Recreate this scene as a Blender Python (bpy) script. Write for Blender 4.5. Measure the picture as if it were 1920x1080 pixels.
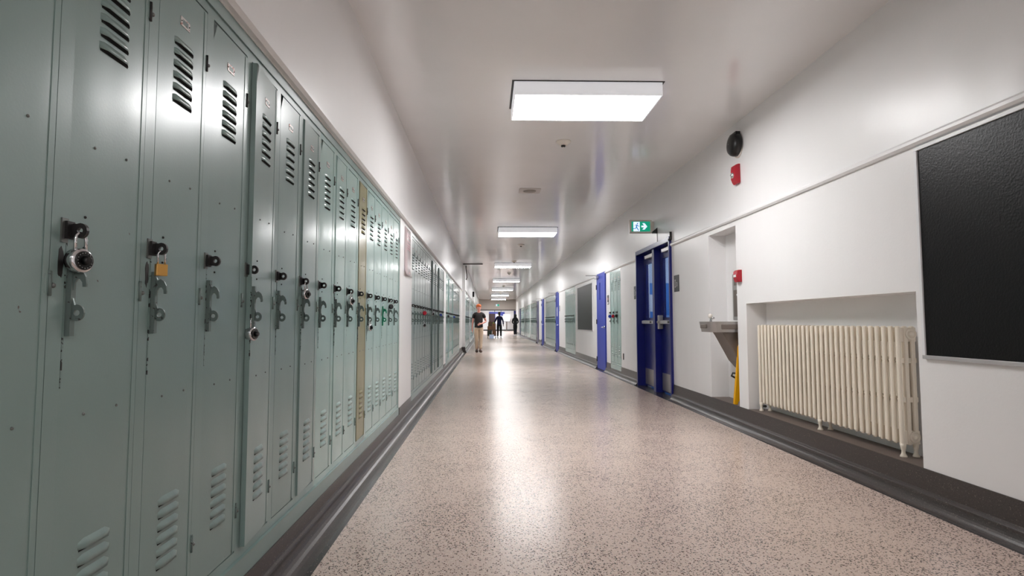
import bpy, bmesh, math, random
from math import pi, sin, cos, radians, atan
from mathutils import Vector, Matrix
random.seed(7)
for o in list(bpy.data.objects): bpy.data.objects.remove(o)
SC = bpy.context.scene
COL = SC.collection

# ------------------------------------------------------------------ camera
F = 1055.0; H = 1.07
pitch = atan(64 / F); yaw = atan(21 * cos(pitch) / F)
cd = bpy.data.cameras.new('camera'); cam = bpy.data.objects.new('camera', cd); COL.objects.link(cam)
cd.sensor_width = 36; cd.lens = F / 1920 * 36; cd.shift_x = 25 / 1920
cd.clip_start = 0.05; cd.clip_end = 200
cam.location = (0, 0, H); cam.rotation_euler = (pi / 2 + pitch, 0, -yaw)
SC.camera = cam
# ------------------------------------------------------------------ world, exposure
w = bpy.data.worlds.new('world'); SC.world = w; w.use_nodes = True
w.node_tree.nodes['Background'].inputs[0].default_value = (0.5, 0.55, 0.6, 1)
w.node_tree.nodes['Background'].inputs[1].default_value = 0.02
SC.view_settings.view_transform = 'Standard'; SC.view_settings.look = 'None'
SC.view_settings.gamma = 1; SC.view_settings.use_curve_mapping = False
SC.view_settings.exposure = 0.0
LAMP = 31.5        # radiance of the corridor light diffusers
LOBBY_FILL = 60.0

# ------------------------------------------------------------------ dimensions
XL = -0.895; XR = 2.58; ZC = 3.13; XT0, XT1 = -0.745, 2.465
XL2 = -0.79; YSTEP = 19.85; YB = -5.0; YE = 51.0
PIT = 0.3023

# ------------------------------------------------------------------ helpers
def srgb(r, g, b):
    f = lambda c: (c / 255 / 12.92) if c / 255 <= 0.04045 else ((c / 255 + 0.055) / 1.055) ** 2.4
    return (f(r), f(g), f(b), 1)

def mat(name, col, rough=0.5, metal=0.0, coat=0.0, bump=0.0, bscale=40.0, bump2=0.0, b2scale=3.0, var=0.0, emis=None, estr=0, trans=0, coat_rough=0.1, stretch=None, spec=None):
    m = bpy.data.materials.new(name); m.use_nodes = True
    nt = m.node_tree; N = nt.nodes; L = nt.links; b = N['Principled BSDF']
    b.inputs['Base Color'].default_value = col; b.inputs['Roughness'].default_value = rough
    b.inputs['Metallic'].default_value = metal; b.inputs['Coat Weight'].default_value = coat
    b.inputs['Coat Roughness'].default_value = coat_rough
    if spec is not None: b.inputs['Specular IOR Level'].default_value = spec
    if trans: b.inputs['Transmission Weight'].default_value = trans
    if emis: b.inputs['Emission Color'].default_value = emis; b.inputs['Emission Strength'].default_value = estr
    geo = N.new('ShaderNodeNewGeometry'); pos = geo.outputs['Position']
    if stretch:
        mp = N.new('ShaderNodeMapping'); mp.inputs['Scale'].default_value = stretch
        L.new(pos, mp.inputs['Vector']); pos2 = mp.outputs['Vector']
    else: pos2 = pos
    prev = None
    if bump:
        n = N.new('ShaderNodeTexNoise'); n.inputs['Scale'].default_value = bscale; n.inputs['Detail'].default_value = 3
        L.new(pos, n.inputs['Vector'])
        bp = N.new('ShaderNodeBump'); bp.inputs['Strength'].default_value = 1.0; bp.inputs['Distance'].default_value = bump
        L.new(n.outputs['Fac'], bp.inputs['Height']); prev = bp
    if bump2:
        n = N.new('ShaderNodeTexNoise'); n.inputs['Scale'].default_value = b2scale; n.inputs['Detail'].default_value = 1.5
        L.new(pos2, n.inputs['Vector'])
        bp = N.new('ShaderNodeBump'); bp.inputs['Strength'].default_value = 1.0; bp.inputs['Distance'].default_value = bump2
        L.new(n.outputs['Fac'], bp.inputs['Height'])
        if prev: L.new(prev.outputs['Normal'], bp.inputs['Normal'])
        prev = bp
    if prev: L.new(prev.outputs['Normal'], b.inputs['Normal'])
    if var:
        n = N.new('ShaderNodeTexNoise'); n.inputs['Scale'].default_value = 2.3; n.inputs['Detail'].default_value = 4
        L.new(pos, n.inputs['Vector'])
        mr = N.new('ShaderNodeMapRange'); mr.inputs['To Min'].default_value = 1 - var; mr.inputs['To Max'].default_value = 1 + var
        L.new(n.outputs['Fac'], mr.inputs['Value'])
        hs = N.new('ShaderNodeHueSaturation'); hs.inputs['Color'].default_value = col
        L.new(mr.outputs['Result'], hs.inputs['Value']); L.new(hs.outputs['Color'], b.inputs['Base Color'])
    return m

def chipped(m, chipcol, amount, scale):
    """chips and scuffs with a shape of their own over a paint"""
    nt = m.node_tree; N = nt.nodes; L = nt.links; b = N['Principled BSDF']
    geo = N.new('ShaderNodeNewGeometry')
    n = N.new('ShaderNodeTexNoise'); n.inputs['Scale'].default_value = scale; n.inputs['Detail'].default_value = 2
    L.new(geo.outputs['Position'], n.inputs['Vector'])
    r = N.new('ShaderNodeValToRGB'); r.color_ramp.elements[0].position = amount; r.color_ramp.elements[1].position = amount + 0.01
    L.new(n.outputs['Fac'], r.inputs['Fac'])
    mx = N.new('ShaderNodeMix'); mx.data_type = 'RGBA'
    L.new(r.outputs['Color'], mx.inputs['Factor'])
    src = b.inputs['Base Color'].links[0].from_socket if b.inputs['Base Color'].links else None
    if src: L.new(src, mx.inputs['A'])
    else: mx.inputs['A'].default_value = b.inputs['Base Color'].default_value
    mx.inputs['B'].default_value = chipcol
    L.new(mx.outputs['Result'], b.inputs['Base Color'])
    return m

def terrazzo(name, base, tints, dark, frac, scale, rough, coat=0.0, speck=None):
    m = bpy.data.materials.new(name); m.use_nodes = True
    nt = m.node_tree; N = nt.nodes; L = nt.links; b = N['Principled BSDF']
    geo = N.new('ShaderNodeNewGeometry')
    nd = N.new('ShaderNodeTexNoise'); nd.inputs['Scale'].default_value = scale * 0.9; nd.inputs['Detail'].default_value = 1
    L.new(geo.outputs['Position'], nd.inputs['Vector'])
    ad = N.new('ShaderNodeMix'); ad.data_type = 'RGBA'; ad.blend_type = 'LINEAR_LIGHT'; ad.inputs['Factor'].default_value = 0.55 / scale
    L.new(geo.outputs['Position'], ad.inputs['A']); L.new(nd.outputs['Color'], ad.inputs['B'])
    v = N.new('ShaderNodeTexVoronoi'); v.inputs['Scale'].default_value = scale
    L.new(ad.outputs['Result'], v.inputs['Vector'])
    sep = N.new('ShaderNodeSeparateColor'); L.new(v.outputs['Color'], sep.inputs['Color'])
    # clumping of the dark chips
    big = N.new('ShaderNodeTexNoise'); big.inputs['Scale'].default_value = 2.2; big.inputs['Detail'].default_value = 3
    L.new(geo.outputs['Position'], big.inputs['Vector'])
    mr = N.new('ShaderNodeMapRange'); mr.inputs['From Min'].default_value = 0.35; mr.inputs['From Max'].default_value = 0.65
    mr.inputs['To Min'].default_value = frac * 0.55; mr.inputs['To Max'].default_value = frac * 1.45
    L.new(big.outputs['Fac'], mr.inputs['Value'])
    lt = N.new('ShaderNodeMath'); lt.operation = 'LESS_THAN'
    L.new(sep.outputs['Red'], lt.inputs[0]); L.new(mr.outputs['Result'], lt.inputs[1])
    near = N.new('ShaderNodeMath'); near.operation = 'LESS_THAN'; near.inputs[1].default_value = 0.48
    L.new(v.outputs['Distance'], near.inputs[0])
    an = N.new('ShaderNodeMath'); an.operation = 'MULTIPLY'; L.new(lt.outputs[0], an.inputs[0]); L.new(near.outputs[0], an.inputs[1])
    ramp = N.new('ShaderNodeValToRGB'); ramp.color_ramp.interpolation = 'LINEAR'
    el = ramp.color_ramp.elements; el[0].color = tints[0]; el[1].color = tints[-1]
    for i, c in enumerate(tints[1:-1]): e = el.new((i + 1) / (len(tints) - 1)); e.color = c
    v2 = N.new('ShaderNodeTexVoronoi'); v2.inputs['Scale'].default_value = scale * 1.7
    L.new(ad.outputs['Result'], v2.inputs['Vector'])
    s2 = N.new('ShaderNodeSeparateColor'); L.new(v2.outputs['Color'], s2.inputs['Color'])
    L.new(s2.outputs['Green'], ramp.inputs['Fac'])
    mb = N.new('ShaderNodeMix'); mb.data_type = 'RGBA'; mb.inputs['Factor'].default_value = 0.55
    mb.inputs['A'].default_value = base; L.new(ramp.outputs['Color'], mb.inputs['B'])
    dk = N.new('ShaderNodeValToRGB'); dk.color_ramp.elements[0].color = dark[0]; dk.color_ramp.elements[1].color = dark[1]
    L.new(sep.outputs['Blue'], dk.inputs['Fac'])
    mx = N.new('ShaderNodeMix'); mx.data_type = 'RGBA'
    L.new(an.outputs[0], mx.inputs['Factor']); L.new(mb.outputs['Result'], mx.inputs['A']); L.new(dk.outputs['Color'], mx.inputs['B'])
    L.new(mx.outputs['Result'], b.inputs['Base Color'])
    b.inputs['Roughness'].default_value = rough
    bn = N.new('ShaderNodeTexNoise'); bn.inputs['Scale'].default_value = 7; bn.inputs['Detail'].default_value = 2
    L.new(geo.outputs['Position'], bn.inputs['Vector'])
    bp = N.new('ShaderNodeBump'); bp.inputs['Distance'].default_value = 0.0003; L.new(bn.outputs['Fac'], bp.inputs['Height'])
    L.new(bp.outputs['Normal'], b.inputs['Normal'])
    return m

M = {}
M['wall'] = mat('wall_paint', srgb(239, 238, 238), 0.33, bump=0.0005, bscale=70, bump2=0.009, b2scale=1.6, var=0.02, stretch=(1, 2.2, 0.45))
M['ceiling'] = mat('ceiling_paint', srgb(240, 238, 238), 0.17, bump=0.0002, bscale=30, bump2=0.010, b2scale=1.1, var=0.03, coat=0.3, coat_rough=0.08)
M['lobby'] = mat('lobby_paint', srgb(240, 240, 240), 0.5)
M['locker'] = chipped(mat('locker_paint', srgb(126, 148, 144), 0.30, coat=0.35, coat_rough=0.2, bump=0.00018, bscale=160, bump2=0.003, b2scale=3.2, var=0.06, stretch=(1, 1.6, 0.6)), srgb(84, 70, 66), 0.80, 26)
M['locker_lit'] = chipped(mat('locker_paint_bluish_lit', srgb(156, 184, 179), 0.25, coat=0.4, coat_rough=0.14, bump=0.00018, bscale=160, bump2=0.0034, b2scale=2.7, var=0.05, stretch=(1, 1.6, 0.6)), srgb(84, 70, 66), 0.81, 22)  # bluer, lighter locker paint; stronger light on farther lockers put into colour
M['olive'] = mat('locker_paint_olive', srgb(136, 132, 98), 0.25, bump=0.0002, bscale=160, bump2=0.002, b2scale=3, var=0.05)
M['edgewear'] = chipped(mat('edge_wear', srgb(120, 140, 136), 0.35), srgb(22, 20, 20), 0.55, 75)
M['dark'] = mat('painted_slot_shade', (0.006, 0.006, 0.006, 1), 0.9)  # black faces stand in for the shade inside the louvre slots
M['steel'] = mat('worn_steel', srgb(120, 122, 120), 0.35, metal=0.8, bump=0.0002, bscale=200)
M['hasp'] = mat('blackened_steel', srgb(56, 54, 54), 0.4, metal=0.7, bump=0.0003, bscale=250)
M['handle'] = chipped(mat('painted_handle', srgb(104, 118, 115), 0.36, metal=0.25, bump=0.0002, bscale=200), srgb(60, 56, 54), 0.66, 110)
M['handle_green'] = mat('green_handle', srgb(20, 140, 104), 0.4)
M['chrome'] = mat('chrome', srgb(215, 215, 218), 0.12, metal=1)
M['plate'] = chipped(mat('plate_aluminium', srgb(190, 186, 182), 0.35, metal=0.5), srgb(150, 92, 82), 0.55, 120)
M['black'] = mat('black_plastic', srgb(10, 10, 11), 0.35)
M['brass'] = mat('brass', srgb(214, 166, 92), 0.28, metal=0.7)
M['white'] = mat('white_enamel', srgb(235, 236, 238), 0.35)
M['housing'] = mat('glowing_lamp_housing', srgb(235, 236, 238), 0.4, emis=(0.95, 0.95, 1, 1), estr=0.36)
M['header'] = mat('end_wall_paint', srgb(176, 168, 160), 0.5)
M['whiteplast'] = mat('white_plastic', srgb(232, 224, 214), 0.4)
M['red'] = mat('red_plastic', srgb(176, 16, 40), 0.25)
M['blue_lock'] = mat('blue_plastic', srgb(30, 60, 170), 0.3)
M['radiator'] = mat('cream_radiator_enamel', srgb(238, 228, 212), 0.33, bump=0.0006, bscale=70, var=0.04)
M['bluedoor'] = mat('royal_blue_paint', srgb(44, 64, 172), 0.42, spec=0.3, bump=0.0002, bscale=50, bump2=0.001, b2scale=2.5)
M['navydoor'] = mat('deep_blue_paint', srgb(18, 26, 108), 0.28, bump=0.0002, bscale=50, bump2=0.001, b2scale=2.5)
M['stain'] = mat('stainless_steel', srgb(176, 172, 170), 0.32, metal=0.7, bump=0.0001, bscale=80)
M['stain_dark'] = mat('shroud_grey', srgb(120, 110, 103), 0.45, metal=0.3)
M['ledge'] = mat('brown_ledge', srgb(104, 92, 86), 0.5, bump=0.0006, bscale=60, var=0.08)
M['yellow'] = mat('yellow_plastic', srgb(240, 180, 10), 0.35)
M['alu'] = mat('aluminium_frame', srgb(200, 198, 200), 0.35, metal=0.5)
M['board'] = mat('black_board', srgb(10, 10, 11), 0.36, bump=0.0014, bscale=90, spec=0.22)
M['diffuser'] = mat('lit_diffuser', (1, 1, 1, 1), 0.5, emis=(0.99, 0.98, 0.98, 1), estr=LAMP)
M['lobbyfill'] = mat('added_lobby_fill', (1, 1, 1, 1), 0.5, emis=(0.93, 0.96, 1.0, 1), estr=LOBBY_FILL)
M['stairfill'] = mat('added_stair_fill', (1, 1, 1, 1), 0.5, emis=(0.8, 0.9, 1.0, 1), estr=20)
M['stair_white'] = mat('stair_white', srgb(205, 215, 232), 0.5)
M['stair_blue'] = mat('stair_blue', srgb(60, 130, 200), 0.5)
M['glass'] = mat('door_glass', (0.85, 0.92, 1, 1), 0.02, trans=1.0)
M['exit_green'] = mat('exit_green', srgb(10, 140, 110), 0.4, emis=srgb(0, 150, 118), estr=0.75)
M['exit_white'] = mat('exit_white', srgb(230, 240, 255), 0.4, emis=srgb(215, 228, 255), estr=1.0)
M['exit_blue'] = mat('exit_figure', srgb(10, 110, 160), 0.4, emis=srgb(0, 110, 165), estr=0.7)
M['sign_housing'] = mat('sign_housing', srgb(200, 194, 186), 0.4)
M['paper'] = mat('notice_paper', srgb(206, 190, 192), 0.25, bump2=0.003, b2scale=6)
M['paper_text'] = mat('notice_print', srgb(186, 120, 132), 0.4)
M['plaque'] = mat('plaque_black', srgb(32, 34, 35), 0.3)
M['plaque_text'] = mat('plaque_lettering', srgb(205, 205, 205), 0.4)
M['terrazzo'] = terrazzo('terrazzo_floor', srgb(210, 190, 178),
    [srgb(168, 146, 136), srgb(206, 186, 174), srgb(220, 200, 186), srgb(194, 174, 168), srgb(232, 220, 212)],
    [srgb(50, 38, 38), srgb(92, 68, 60)], 0.34, 120, 0.25)
M['border'] = terrazzo('dark_terrazzo', srgb(56, 53, 54), [srgb(36, 33, 36), srgb(56, 51, 52), srgb(74, 69, 68)],
    [srgb(40, 36, 38), srgb(150, 142, 136)], 0.10, 190, 0.24)
M['base'] = terrazzo('dark_base', srgb(64, 58, 57), [srgb(46, 42, 42), srgb(66, 60, 59), srgb(80, 74, 70)],
    [srgb(48, 42, 42), srgb(120, 112, 104)], 0.08, 170, 0.30)
M['skin'] = mat('skin', srgb(224, 160, 146), 0.5)
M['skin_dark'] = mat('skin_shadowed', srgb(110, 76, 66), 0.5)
M['ginger'] = mat('ginger_hair', srgb(206, 104, 48), 0.6, bump=0.002, bscale=120)
M['darkhair'] = mat('dark_hair', srgb(28, 22, 20), 0.6)
M['tee'] = mat('charcoal_tshirt', srgb(46, 42, 42), 0.85, bump=0.004, bscale=18)
M['khaki'] = mat('khaki_trousers', srgb(214, 190, 164), 0.85, bump=0.006, bscale=16)
M['shoe'] = mat('brown_shoe', srgb(60, 42, 34), 0.5)
M['sock'] = mat('tan_shoe_panel', srgb(200, 170, 140), 0.6)
M['navy'] = mat('navy_sweater', srgb(20, 22, 62), 0.85)
M['blackcloth'] = mat('black_cloth', srgb(16, 15, 18), 0.85)
M['whiteshoe'] = mat('white_shoe', srgb(225, 225, 225), 0.5)
M['cardboard'] = mat('cardboard', srgb(120, 84, 58), 0.8)
M['cardboard2'] = mat('cardboard_dark', srgb(82, 62, 44), 0.8)
M['bin'] = mat('pale_blue_bin', srgb(200, 216, 250), 0.4)
M['dkgreen'] = mat('dark_green_crate', srgb(42, 50, 36), 0.6)
M['lime'] = mat('lime_packet', srgb(130, 150, 30), 0.5)
M['browndoor'] = mat('dark_brown_door', srgb(52, 28, 28), 0.5)
M['lobbyblue'] = mat('lobby_blue', srgb(62, 72, 160), 0.5)
M['cable'] = mat('brown_black_cable', srgb(40, 30, 28), 0.5)
M['lobbyfloor'] = M['terrazzo']

class MB:
    def __init__(s): s.bm = bmesh.new(); s.mats = []
    def mi(s, m):
        if m not in s.mats: s.mats.append(m)
        return s.mats.index(m)
    def face(s, pts, m, smooth=False):
        vs = [s.bm.verts.new(p) for p in pts]
        f = s.bm.faces.new(vs); f.material_index = s.mi(m); f.smooth = smooth; return f
    def box(s, x0, x1, y0, y1, z0, z1, m):
        if x0 > x1: x0, x1 = x1, x0
        if y0 > y1: y0, y1 = y1, y0
        if z0 > z1: z0, z1 = z1, z0
        v = [s.bm.verts.new(p) for p in ((x0,y0,z0),(x1,y0,z0),(x1,y1,z0),(x0,y1,z0),(x0,y0,z1),(x1,y0,z1),(x1,y1,z1),(x0,y1,z1))]
        for q in ((0,3,2,1),(4,5,6,7),(0,1,5,4),(1,2,6,5),(2,3,7,6),(3,0,4,7)):
            s.bm.faces.new([v[i] for i in q]).material_index = s.mi(m)
        return s
    def prism(s, poly, axis, a, b, m, smooth=False):
        """poly in the two other axes (cyclic order kept), extruded along axis from a to b"""
        def P(p, t):
            if axis == 'x': return (t, p[0], p[1])
            if axis == 'y': return (p[0], t, p[1])
            return (p[0], p[1], t)
        A = [s.bm.verts.new(P(p, a)) for p in poly]; B = [s.bm.verts.new(P(p, b)) for p in poly]
        n = len(poly); fs = [s.bm.faces.new(A), s.bm.faces.new(B[::-1])]
        for i in range(n):
            f = s.bm.faces.new((A[i], A[(i+1) % n], B[(i+1) % n], B[i])); f.smooth = smooth; fs.append(f)
        for f in fs: f.material_index = s.mi(m)
        return s
    def cyl(s, c, r, h, axis, m, n=20, r2=None, smooth=True, caps=True):
        """cylinder starting at c going h along axis vector"""
        ax = Vector(axis).normalized(); r2 = r if r2 is None else r2
        t = ax.orthogonal().normalized(); u = ax.cross(t); c = Vector(c)
        A = [s.bm.verts.new(c + (t*cos(2*pi*i/n) + u*sin(2*pi*i/n))*r) for i in range(n)]
        B = [s.bm.verts.new(c + ax*h + (t*cos(2*pi*i/n) + u*sin(2*pi*i/n))*r2) for i in range(n)]
        for i in range(n):
            f = s.bm.faces.new((A[i], A[(i+1)%n], B[(i+1)%n], B[i])); f.smooth = smooth; f.material_index = s.mi(m)
        if caps:
            s.bm.faces.new(A[::-1]).material_index = s.mi(m); s.bm.faces.new(B).material_index = s.mi(m)
        return s
    def tube(s, pts, r, m, n=8, closed=False):
        pts = [Vector(p) for p in pts]; rings = []; k = len(pts)
        ref = None
        for i, p in enumerate(pts):
            a = pts[(i-1) % k] if (i > 0 or closed) else p; b = pts[(i+1) % k] if (i < k-1 or closed) else p
            d = (b - a).normalized()
            if ref is None: ref = d.orthogonal().normalized()
            ref = (ref - d * ref.dot(d)).normalized(); u = d.cross(ref)
            rr = r[i] if isinstance(r, (list, tuple)) else r
            rings.append([s.bm.verts.new(p + (ref*cos(2*pi*j/n) + u*sin(2*pi*j/n))*rr) for j in range(n)])
        for i in range(k if closed else k-1):
            A, B = rings[i], rings[(i+1) % k]
            for j in range(n):
                f = s.bm.faces.new((A[j], A[(j+1)%n], B[(j+1)%n], B[j])); f.smooth = True; f.material_index = s.mi(m)
        if not closed:
            s.bm.faces.new(rings[0][::-1]).material_index = s.mi(m); s.bm.faces.new(rings[-1]).material_index = s.mi(m)
        return s
    def sphere(s, c, r, m, sx=1, sy=1, sz=1, u=16, v=10):
        mtx = Matrix.Translation(c) @ Matrix.Diagonal((r*sx, r*sy, r*sz, 1))
        g = bmesh.ops.create_uvsphere(s.bm, u_segments=u, v_segments=v, radius=1, matrix=mtx)
        for vv in g['verts']:
            for f in vv.link_faces: f.smooth = True; f.material_index = s.mi(m)
        return s
    def lathe(s, prof, m, n=24, c=(0,0,0), axis='z'):
        rings = []
        for (r, z) in prof:
            ring = []
            for i in range(n):
                a = 2*pi*i/n
                p = (r*cos(a), r*sin(a), z) if axis == 'z' else ((z, r*cos(a), r*sin(a)) if axis == 'x' else (r*cos(a), z, r*sin(a)))
                ring.append(s.bm.verts.new((p[0]+c[0], p[1]+c[1], p[2]+c[2])))
            rings.append(ring)
        for A, B in zip(rings, rings[1:]):
            for i in range(n):
                f = s.bm.faces.new((A[i], A[(i+1)%n], B[(i+1)%n], B[i])); f.smooth = True; f.material_index = s.mi(m)
        s.bm.faces.new(rings[0][::-1]).material_index = s.mi(m); s.bm.faces.new(rings[-1]).material_index = s.mi(m)
        return s
    def obj(s, name, parent=None, loc=None, rot=None, bevel=0, merge=False):
        if merge: bmesh.ops.remove_doubles(s.bm, verts=s.bm.verts, dist=1e-5)
        bmesh.ops.recalc_face_normals(s.bm, faces=s.bm.faces)
        me = bpy.data.meshes.new(name); s.bm.to_mesh(me); s.bm.free()
        for m in s.mats: me.materials.append(m)
        o = bpy.data.objects.new(name, me); COL.objects.link(o)
        if parent: o.parent = parent
        if loc: o.location = loc
        if rot: o.rotation_euler = rot
        if bevel:
            b = o.modifiers.new('bevel', 'BEVEL'); b.width = bevel; b.segments = 2; b.limit_method = 'ANGLE'
            b.angle_limit = radians(50)
        return o

def tag(o, label, cat, group=None):
    o['label'] = label; o['category'] = cat
    if group: o['group'] = group
    return o
def thing(name, label, cat, loc=(0,0,0), rz=0, group=None):
    o = bpy.data.objects.new(name, None); o.empty_display_size = 0.1; COL.objects.link(o)
    o.location = loc; o.rotation_euler = (0, 0, rz)
    return tag(o, label, cat, group)
def struct(o, name=None):
    if name: o.name = name
    o['kind'] = 'structure'; return o
def copy_tree(o, parent=None):
    c = o.copy(); COL.objects.link(c); c.parent = parent
    for ch in o.children: copy_tree(ch, c)
    return c
ORD = ['zeroth','first','second','third','fourth','fifth','sixth','seventh','eighth','ninth','tenth','eleventh','twelfth','thirteenth','fourteenth','fifteenth','sixteenth','seventeenth','eighteenth','nineteenth','twentieth']

# ------------------------------------------------------------------ bank table
# (side, y0, n, face x, description) ; lockers run from y0
LB = [(1, 0.917-0.022, 16, -0.905, 'g1'), (1, 6.66, 16, -0.905, 'g2'), (1, 12.10, 19, -0.905, 'g3'),
      (1, 20.15, 15, -0.80, 'g4'), (1, 25.75, 17, -0.80, 'g5'), (1, 31.9, 17, -0.80, 'g6'), (1, 38.0, 17, -0.80, 'g7'), (1, 44.0, 17, -0.80, 'g8')]
RB = [(-1, 10.84, 3, 2.585, 'r1'), (-1, 16.46, 7, 2.585, 'r2'), (-1, 21.30, 12, 2.585, 'r3'), (-1, 29.55, 13, 2.585, 'r4'), (-1, 34.1, 15, 2.585, 'r5'), (-1, 39.2, 14, 2.585, 'r6')]
def span(b): return (b[1], b[1] + b[2]*PIT + 0.03)

# ------------------------------------------------------------------ shell
def wall_cells(side, xf, thick, y0, y1, z0, z1, holes, m):
    """wall face at xf, going away from the corridor by thick, with rectangular holes (ya,yb,za,zb)"""
    ys = sorted({y0, y1, *[h[0] for h in holes], *[h[1] for h in holes]}); zs = sorted({z0, z1, *[h[2] for h in holes], *[h[3] for h in holes]})
    ys = [y for y in ys if y0 <= y <= y1]; zs = [z for z in zs if z0 <= z <= z1]
    xb = xf + side * thick
    solid = lambda i, j: 0 <= i < len(ys)-1 and 0 <= j < len(zs)-1 and not any(h[0]-1e-6 <= ys[i] and ys[i+1] <= h[1]+1e-6 and h[2]-1e-6 <= zs[j] and zs[j+1] <= h[3]+1e-6 for h in holes)
    b = MB()
    for i in range(len(ys)-1):
        for j in range(len(zs)-1):
            if not solid(i, j): continue
            a, c, d, e = ys[i], ys[i+1], zs[j], zs[j+1]
            b.face([(xf,a,d),(xf,c,d),(xf,c,e),(xf,a,e)], m); b.face([(xb,a,d),(xb,a,e),(xb,c,e),(xb,c,d)], m)
            if not solid(i-1, j): b.face([(xf,a,d),(xf,a,e),(xb,a,e),(xb,a,d)], m)
            if not solid(i+1, j): b.face([(xf,c,d),(xb,c,d),(xb,c,e),(xf,c,e)], m)
            if not solid(i, j-1): b.face([(xf,a,d),(xb,a,d),(xb,c,d),(xf,c,d)], m)
            if not solid(i, j+1): b.face([(xf,a,e),(xf,c,e),(xb,c,e),(xb,a,e)], m)
    return b

NICHE_R = (3.335, 5.56, 0.21, 1.255); NICHE_F = (5.762, 6.475, 0.21, 2.075)
DOOR2 = (7.83, 9.56, 0.0, 2.25)
holesL1 = [(span(b)[0], span(b)[1], 0.14, 2.145) for b in LB[:3]]
holesL2 = [(span(b)[0], span(b)[1], 0.14, 2.145) for b in LB[3:]]
holesR = [(span(b)[0], span(b)[1], 0.12, 2.12) for b in RB] + [NICHE_R, NICHE_F, DOOR2]
D1 = (12.19, 13.13); D2 = (20.28, 21.12); D3 = (25.62, 26.55); D4 = (28.3, 29.25)
for d in (D1, D2, D3, D4): holesR.append((d[0], d[1], 0.0, 2.155))
b = wall_cells(-1, XL, 0.10, YB, YSTEP, 0, ZC, holesL1, M['wall'])
struct(b.obj('wall_left', merge=True))
b = wall_cells(-1, XL2, 0.20, YSTEP, YE, 0, ZC, holesL2, M['wall'])
struct(b.obj('wall_left_far', merge=True))
b = wall_cells(1, XR, 0.20, YB, YE, 0, ZC, holesR, M['wall'])
b.box(2.78, 2.80, 3.2, 6.6, 0.0, 2.3, M['wall'])
struct(b.obj('wall_right', merge=False))
b = MB(); b.box(-1.5, 3.3, YB-0.1, YB, 0, ZC, M['wall']); struct(b.obj('wall_back'))
b = MB(); b.box(-1.5, 5.6, YB, YE+0.15, ZC, ZC+0.1, M['ceiling'])
struct(b.obj('ceiling'))
b = MB()
b.box(-4, XT0, YB, 72, -0.1, 0, M['border']); b.box(XT0, XT1, YB, 51.2, -0.1, 0, M['terrazzo']); b.box(XT1, 7.0, YB, 51.2, -0.1, 0, M['border'])
b.box(XT0, 7.0, 51.2, 72, -0.1, 0, M['terrazzo'])
struct(b.obj('floor'))

# cove base both sides
def base_run(side, xw, y0, y1, ztop, zflat=True):
    s = side   # +1: right wall
    fx = XT0 if s < 0 else XT1
    if s < 0 and xw > -0.85: fx = xw + 0.11
    pr = [(xw + s*0.03, 0.0), (xw + s*0.03, ztop), (xw - s*0.006, ztop), (xw - s*0.014, 0.088), (xw - s*0.019, 0.079), (xw - s*0.029, 0.074)]
    x1 = xw - s*0.033; wdt = abs(fx - x1) * 0.75
    for k in range(0, 9):
        a = k/8*pi/2
        pr.append((x1 - s*wdt*(1-cos(a)), 0.068*(1-sin(a))))
    b.prism(pr, 'y', y0, y1, M['base'])
b = MB()
for (a, c, x) in [(YB, YSTEP, XL), (YSTEP, YE, XL2)]:
    base_run(-1, x, a, c, 0.139)
for (a, c) in [(YB, span(LB[0])[0]), (span(LB[0])[1], span(LB[1])[0]), (span(LB[1])[1], span(LB[2])[0]), (span(LB[2])[1], YSTEP-0.001)]:
    b.box(XL-0.02, XL+0.006, a, c, 0.139, 0.205, M['base'])
sp = [span(q) for q in LB[3:]]
for (a, c) in [(YSTEP, sp[0][0])] + [(sp[i][1], sp[i+1][0]) for i in range(4)] + [(sp[4][1], YE)]:
    b.box(XL2-0.02, XL2+0.006, a, c, 0.139, 0.205, M['base'])
b.box(XL-0.01, XL2+0.012, YSTEP-0.03, YSTEP-0.0005, 0.0, 0.20, M['base'])
struct(b.obj('baseboard_left'))
b = MB()
segs = [(YB, DOOR2[0]-0.03, .21), (DOOR2[1]+0.03, span(RB[0])[0], .21), (span(RB[0])[0], span(RB[0])[1], .118), (span(RB[0])[1], D1[0], .21), (D1[1], span(RB[1])[0], .21), (span(RB[1])[0], span(RB[1])[1], .118),
        (span(RB[1])[1], D2[0], .21), (D2[1], span(RB[2])[0], .21), (span(RB[2])[0], span(RB[2])[1], .118), (span(RB[2])[1], D3[0], .21), (D3[1], D4[0], .21), (D4[1], span(RB[3])[0], .21)]
for i in (3, 4, 5):
    segs.append((span(RB[i])[0], span(RB[i])[1], .118)); segs.append((span(RB[i])[1], span(RB[i+1])[0] if i < 5 else YE, .21))
for (a, c, z) in segs: base_run(1, XR, a, c, z)
b.box(2.61, 2.779, NICHE_R[0]+.001, NICHE_R[1]-.001, 0.211, 0.2135, M['ledge']); b.box(2.61, 2.779, NICHE_F[0]+.001, NICHE_F[1]-.001, 0.211, 0.2135, M['ledge'])
b.box(2.574, 2.612, NICHE_R[0]+.001, NICHE_R[1]-.001, 0.205, 0.2135, M['ledge']); b.box(2.574, 2.612, NICHE_F[0]+.001, NICHE_F[1]-.001, 0.205, 0.2135, M['ledge'])
struct(b.obj('baseboard_right'))

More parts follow.
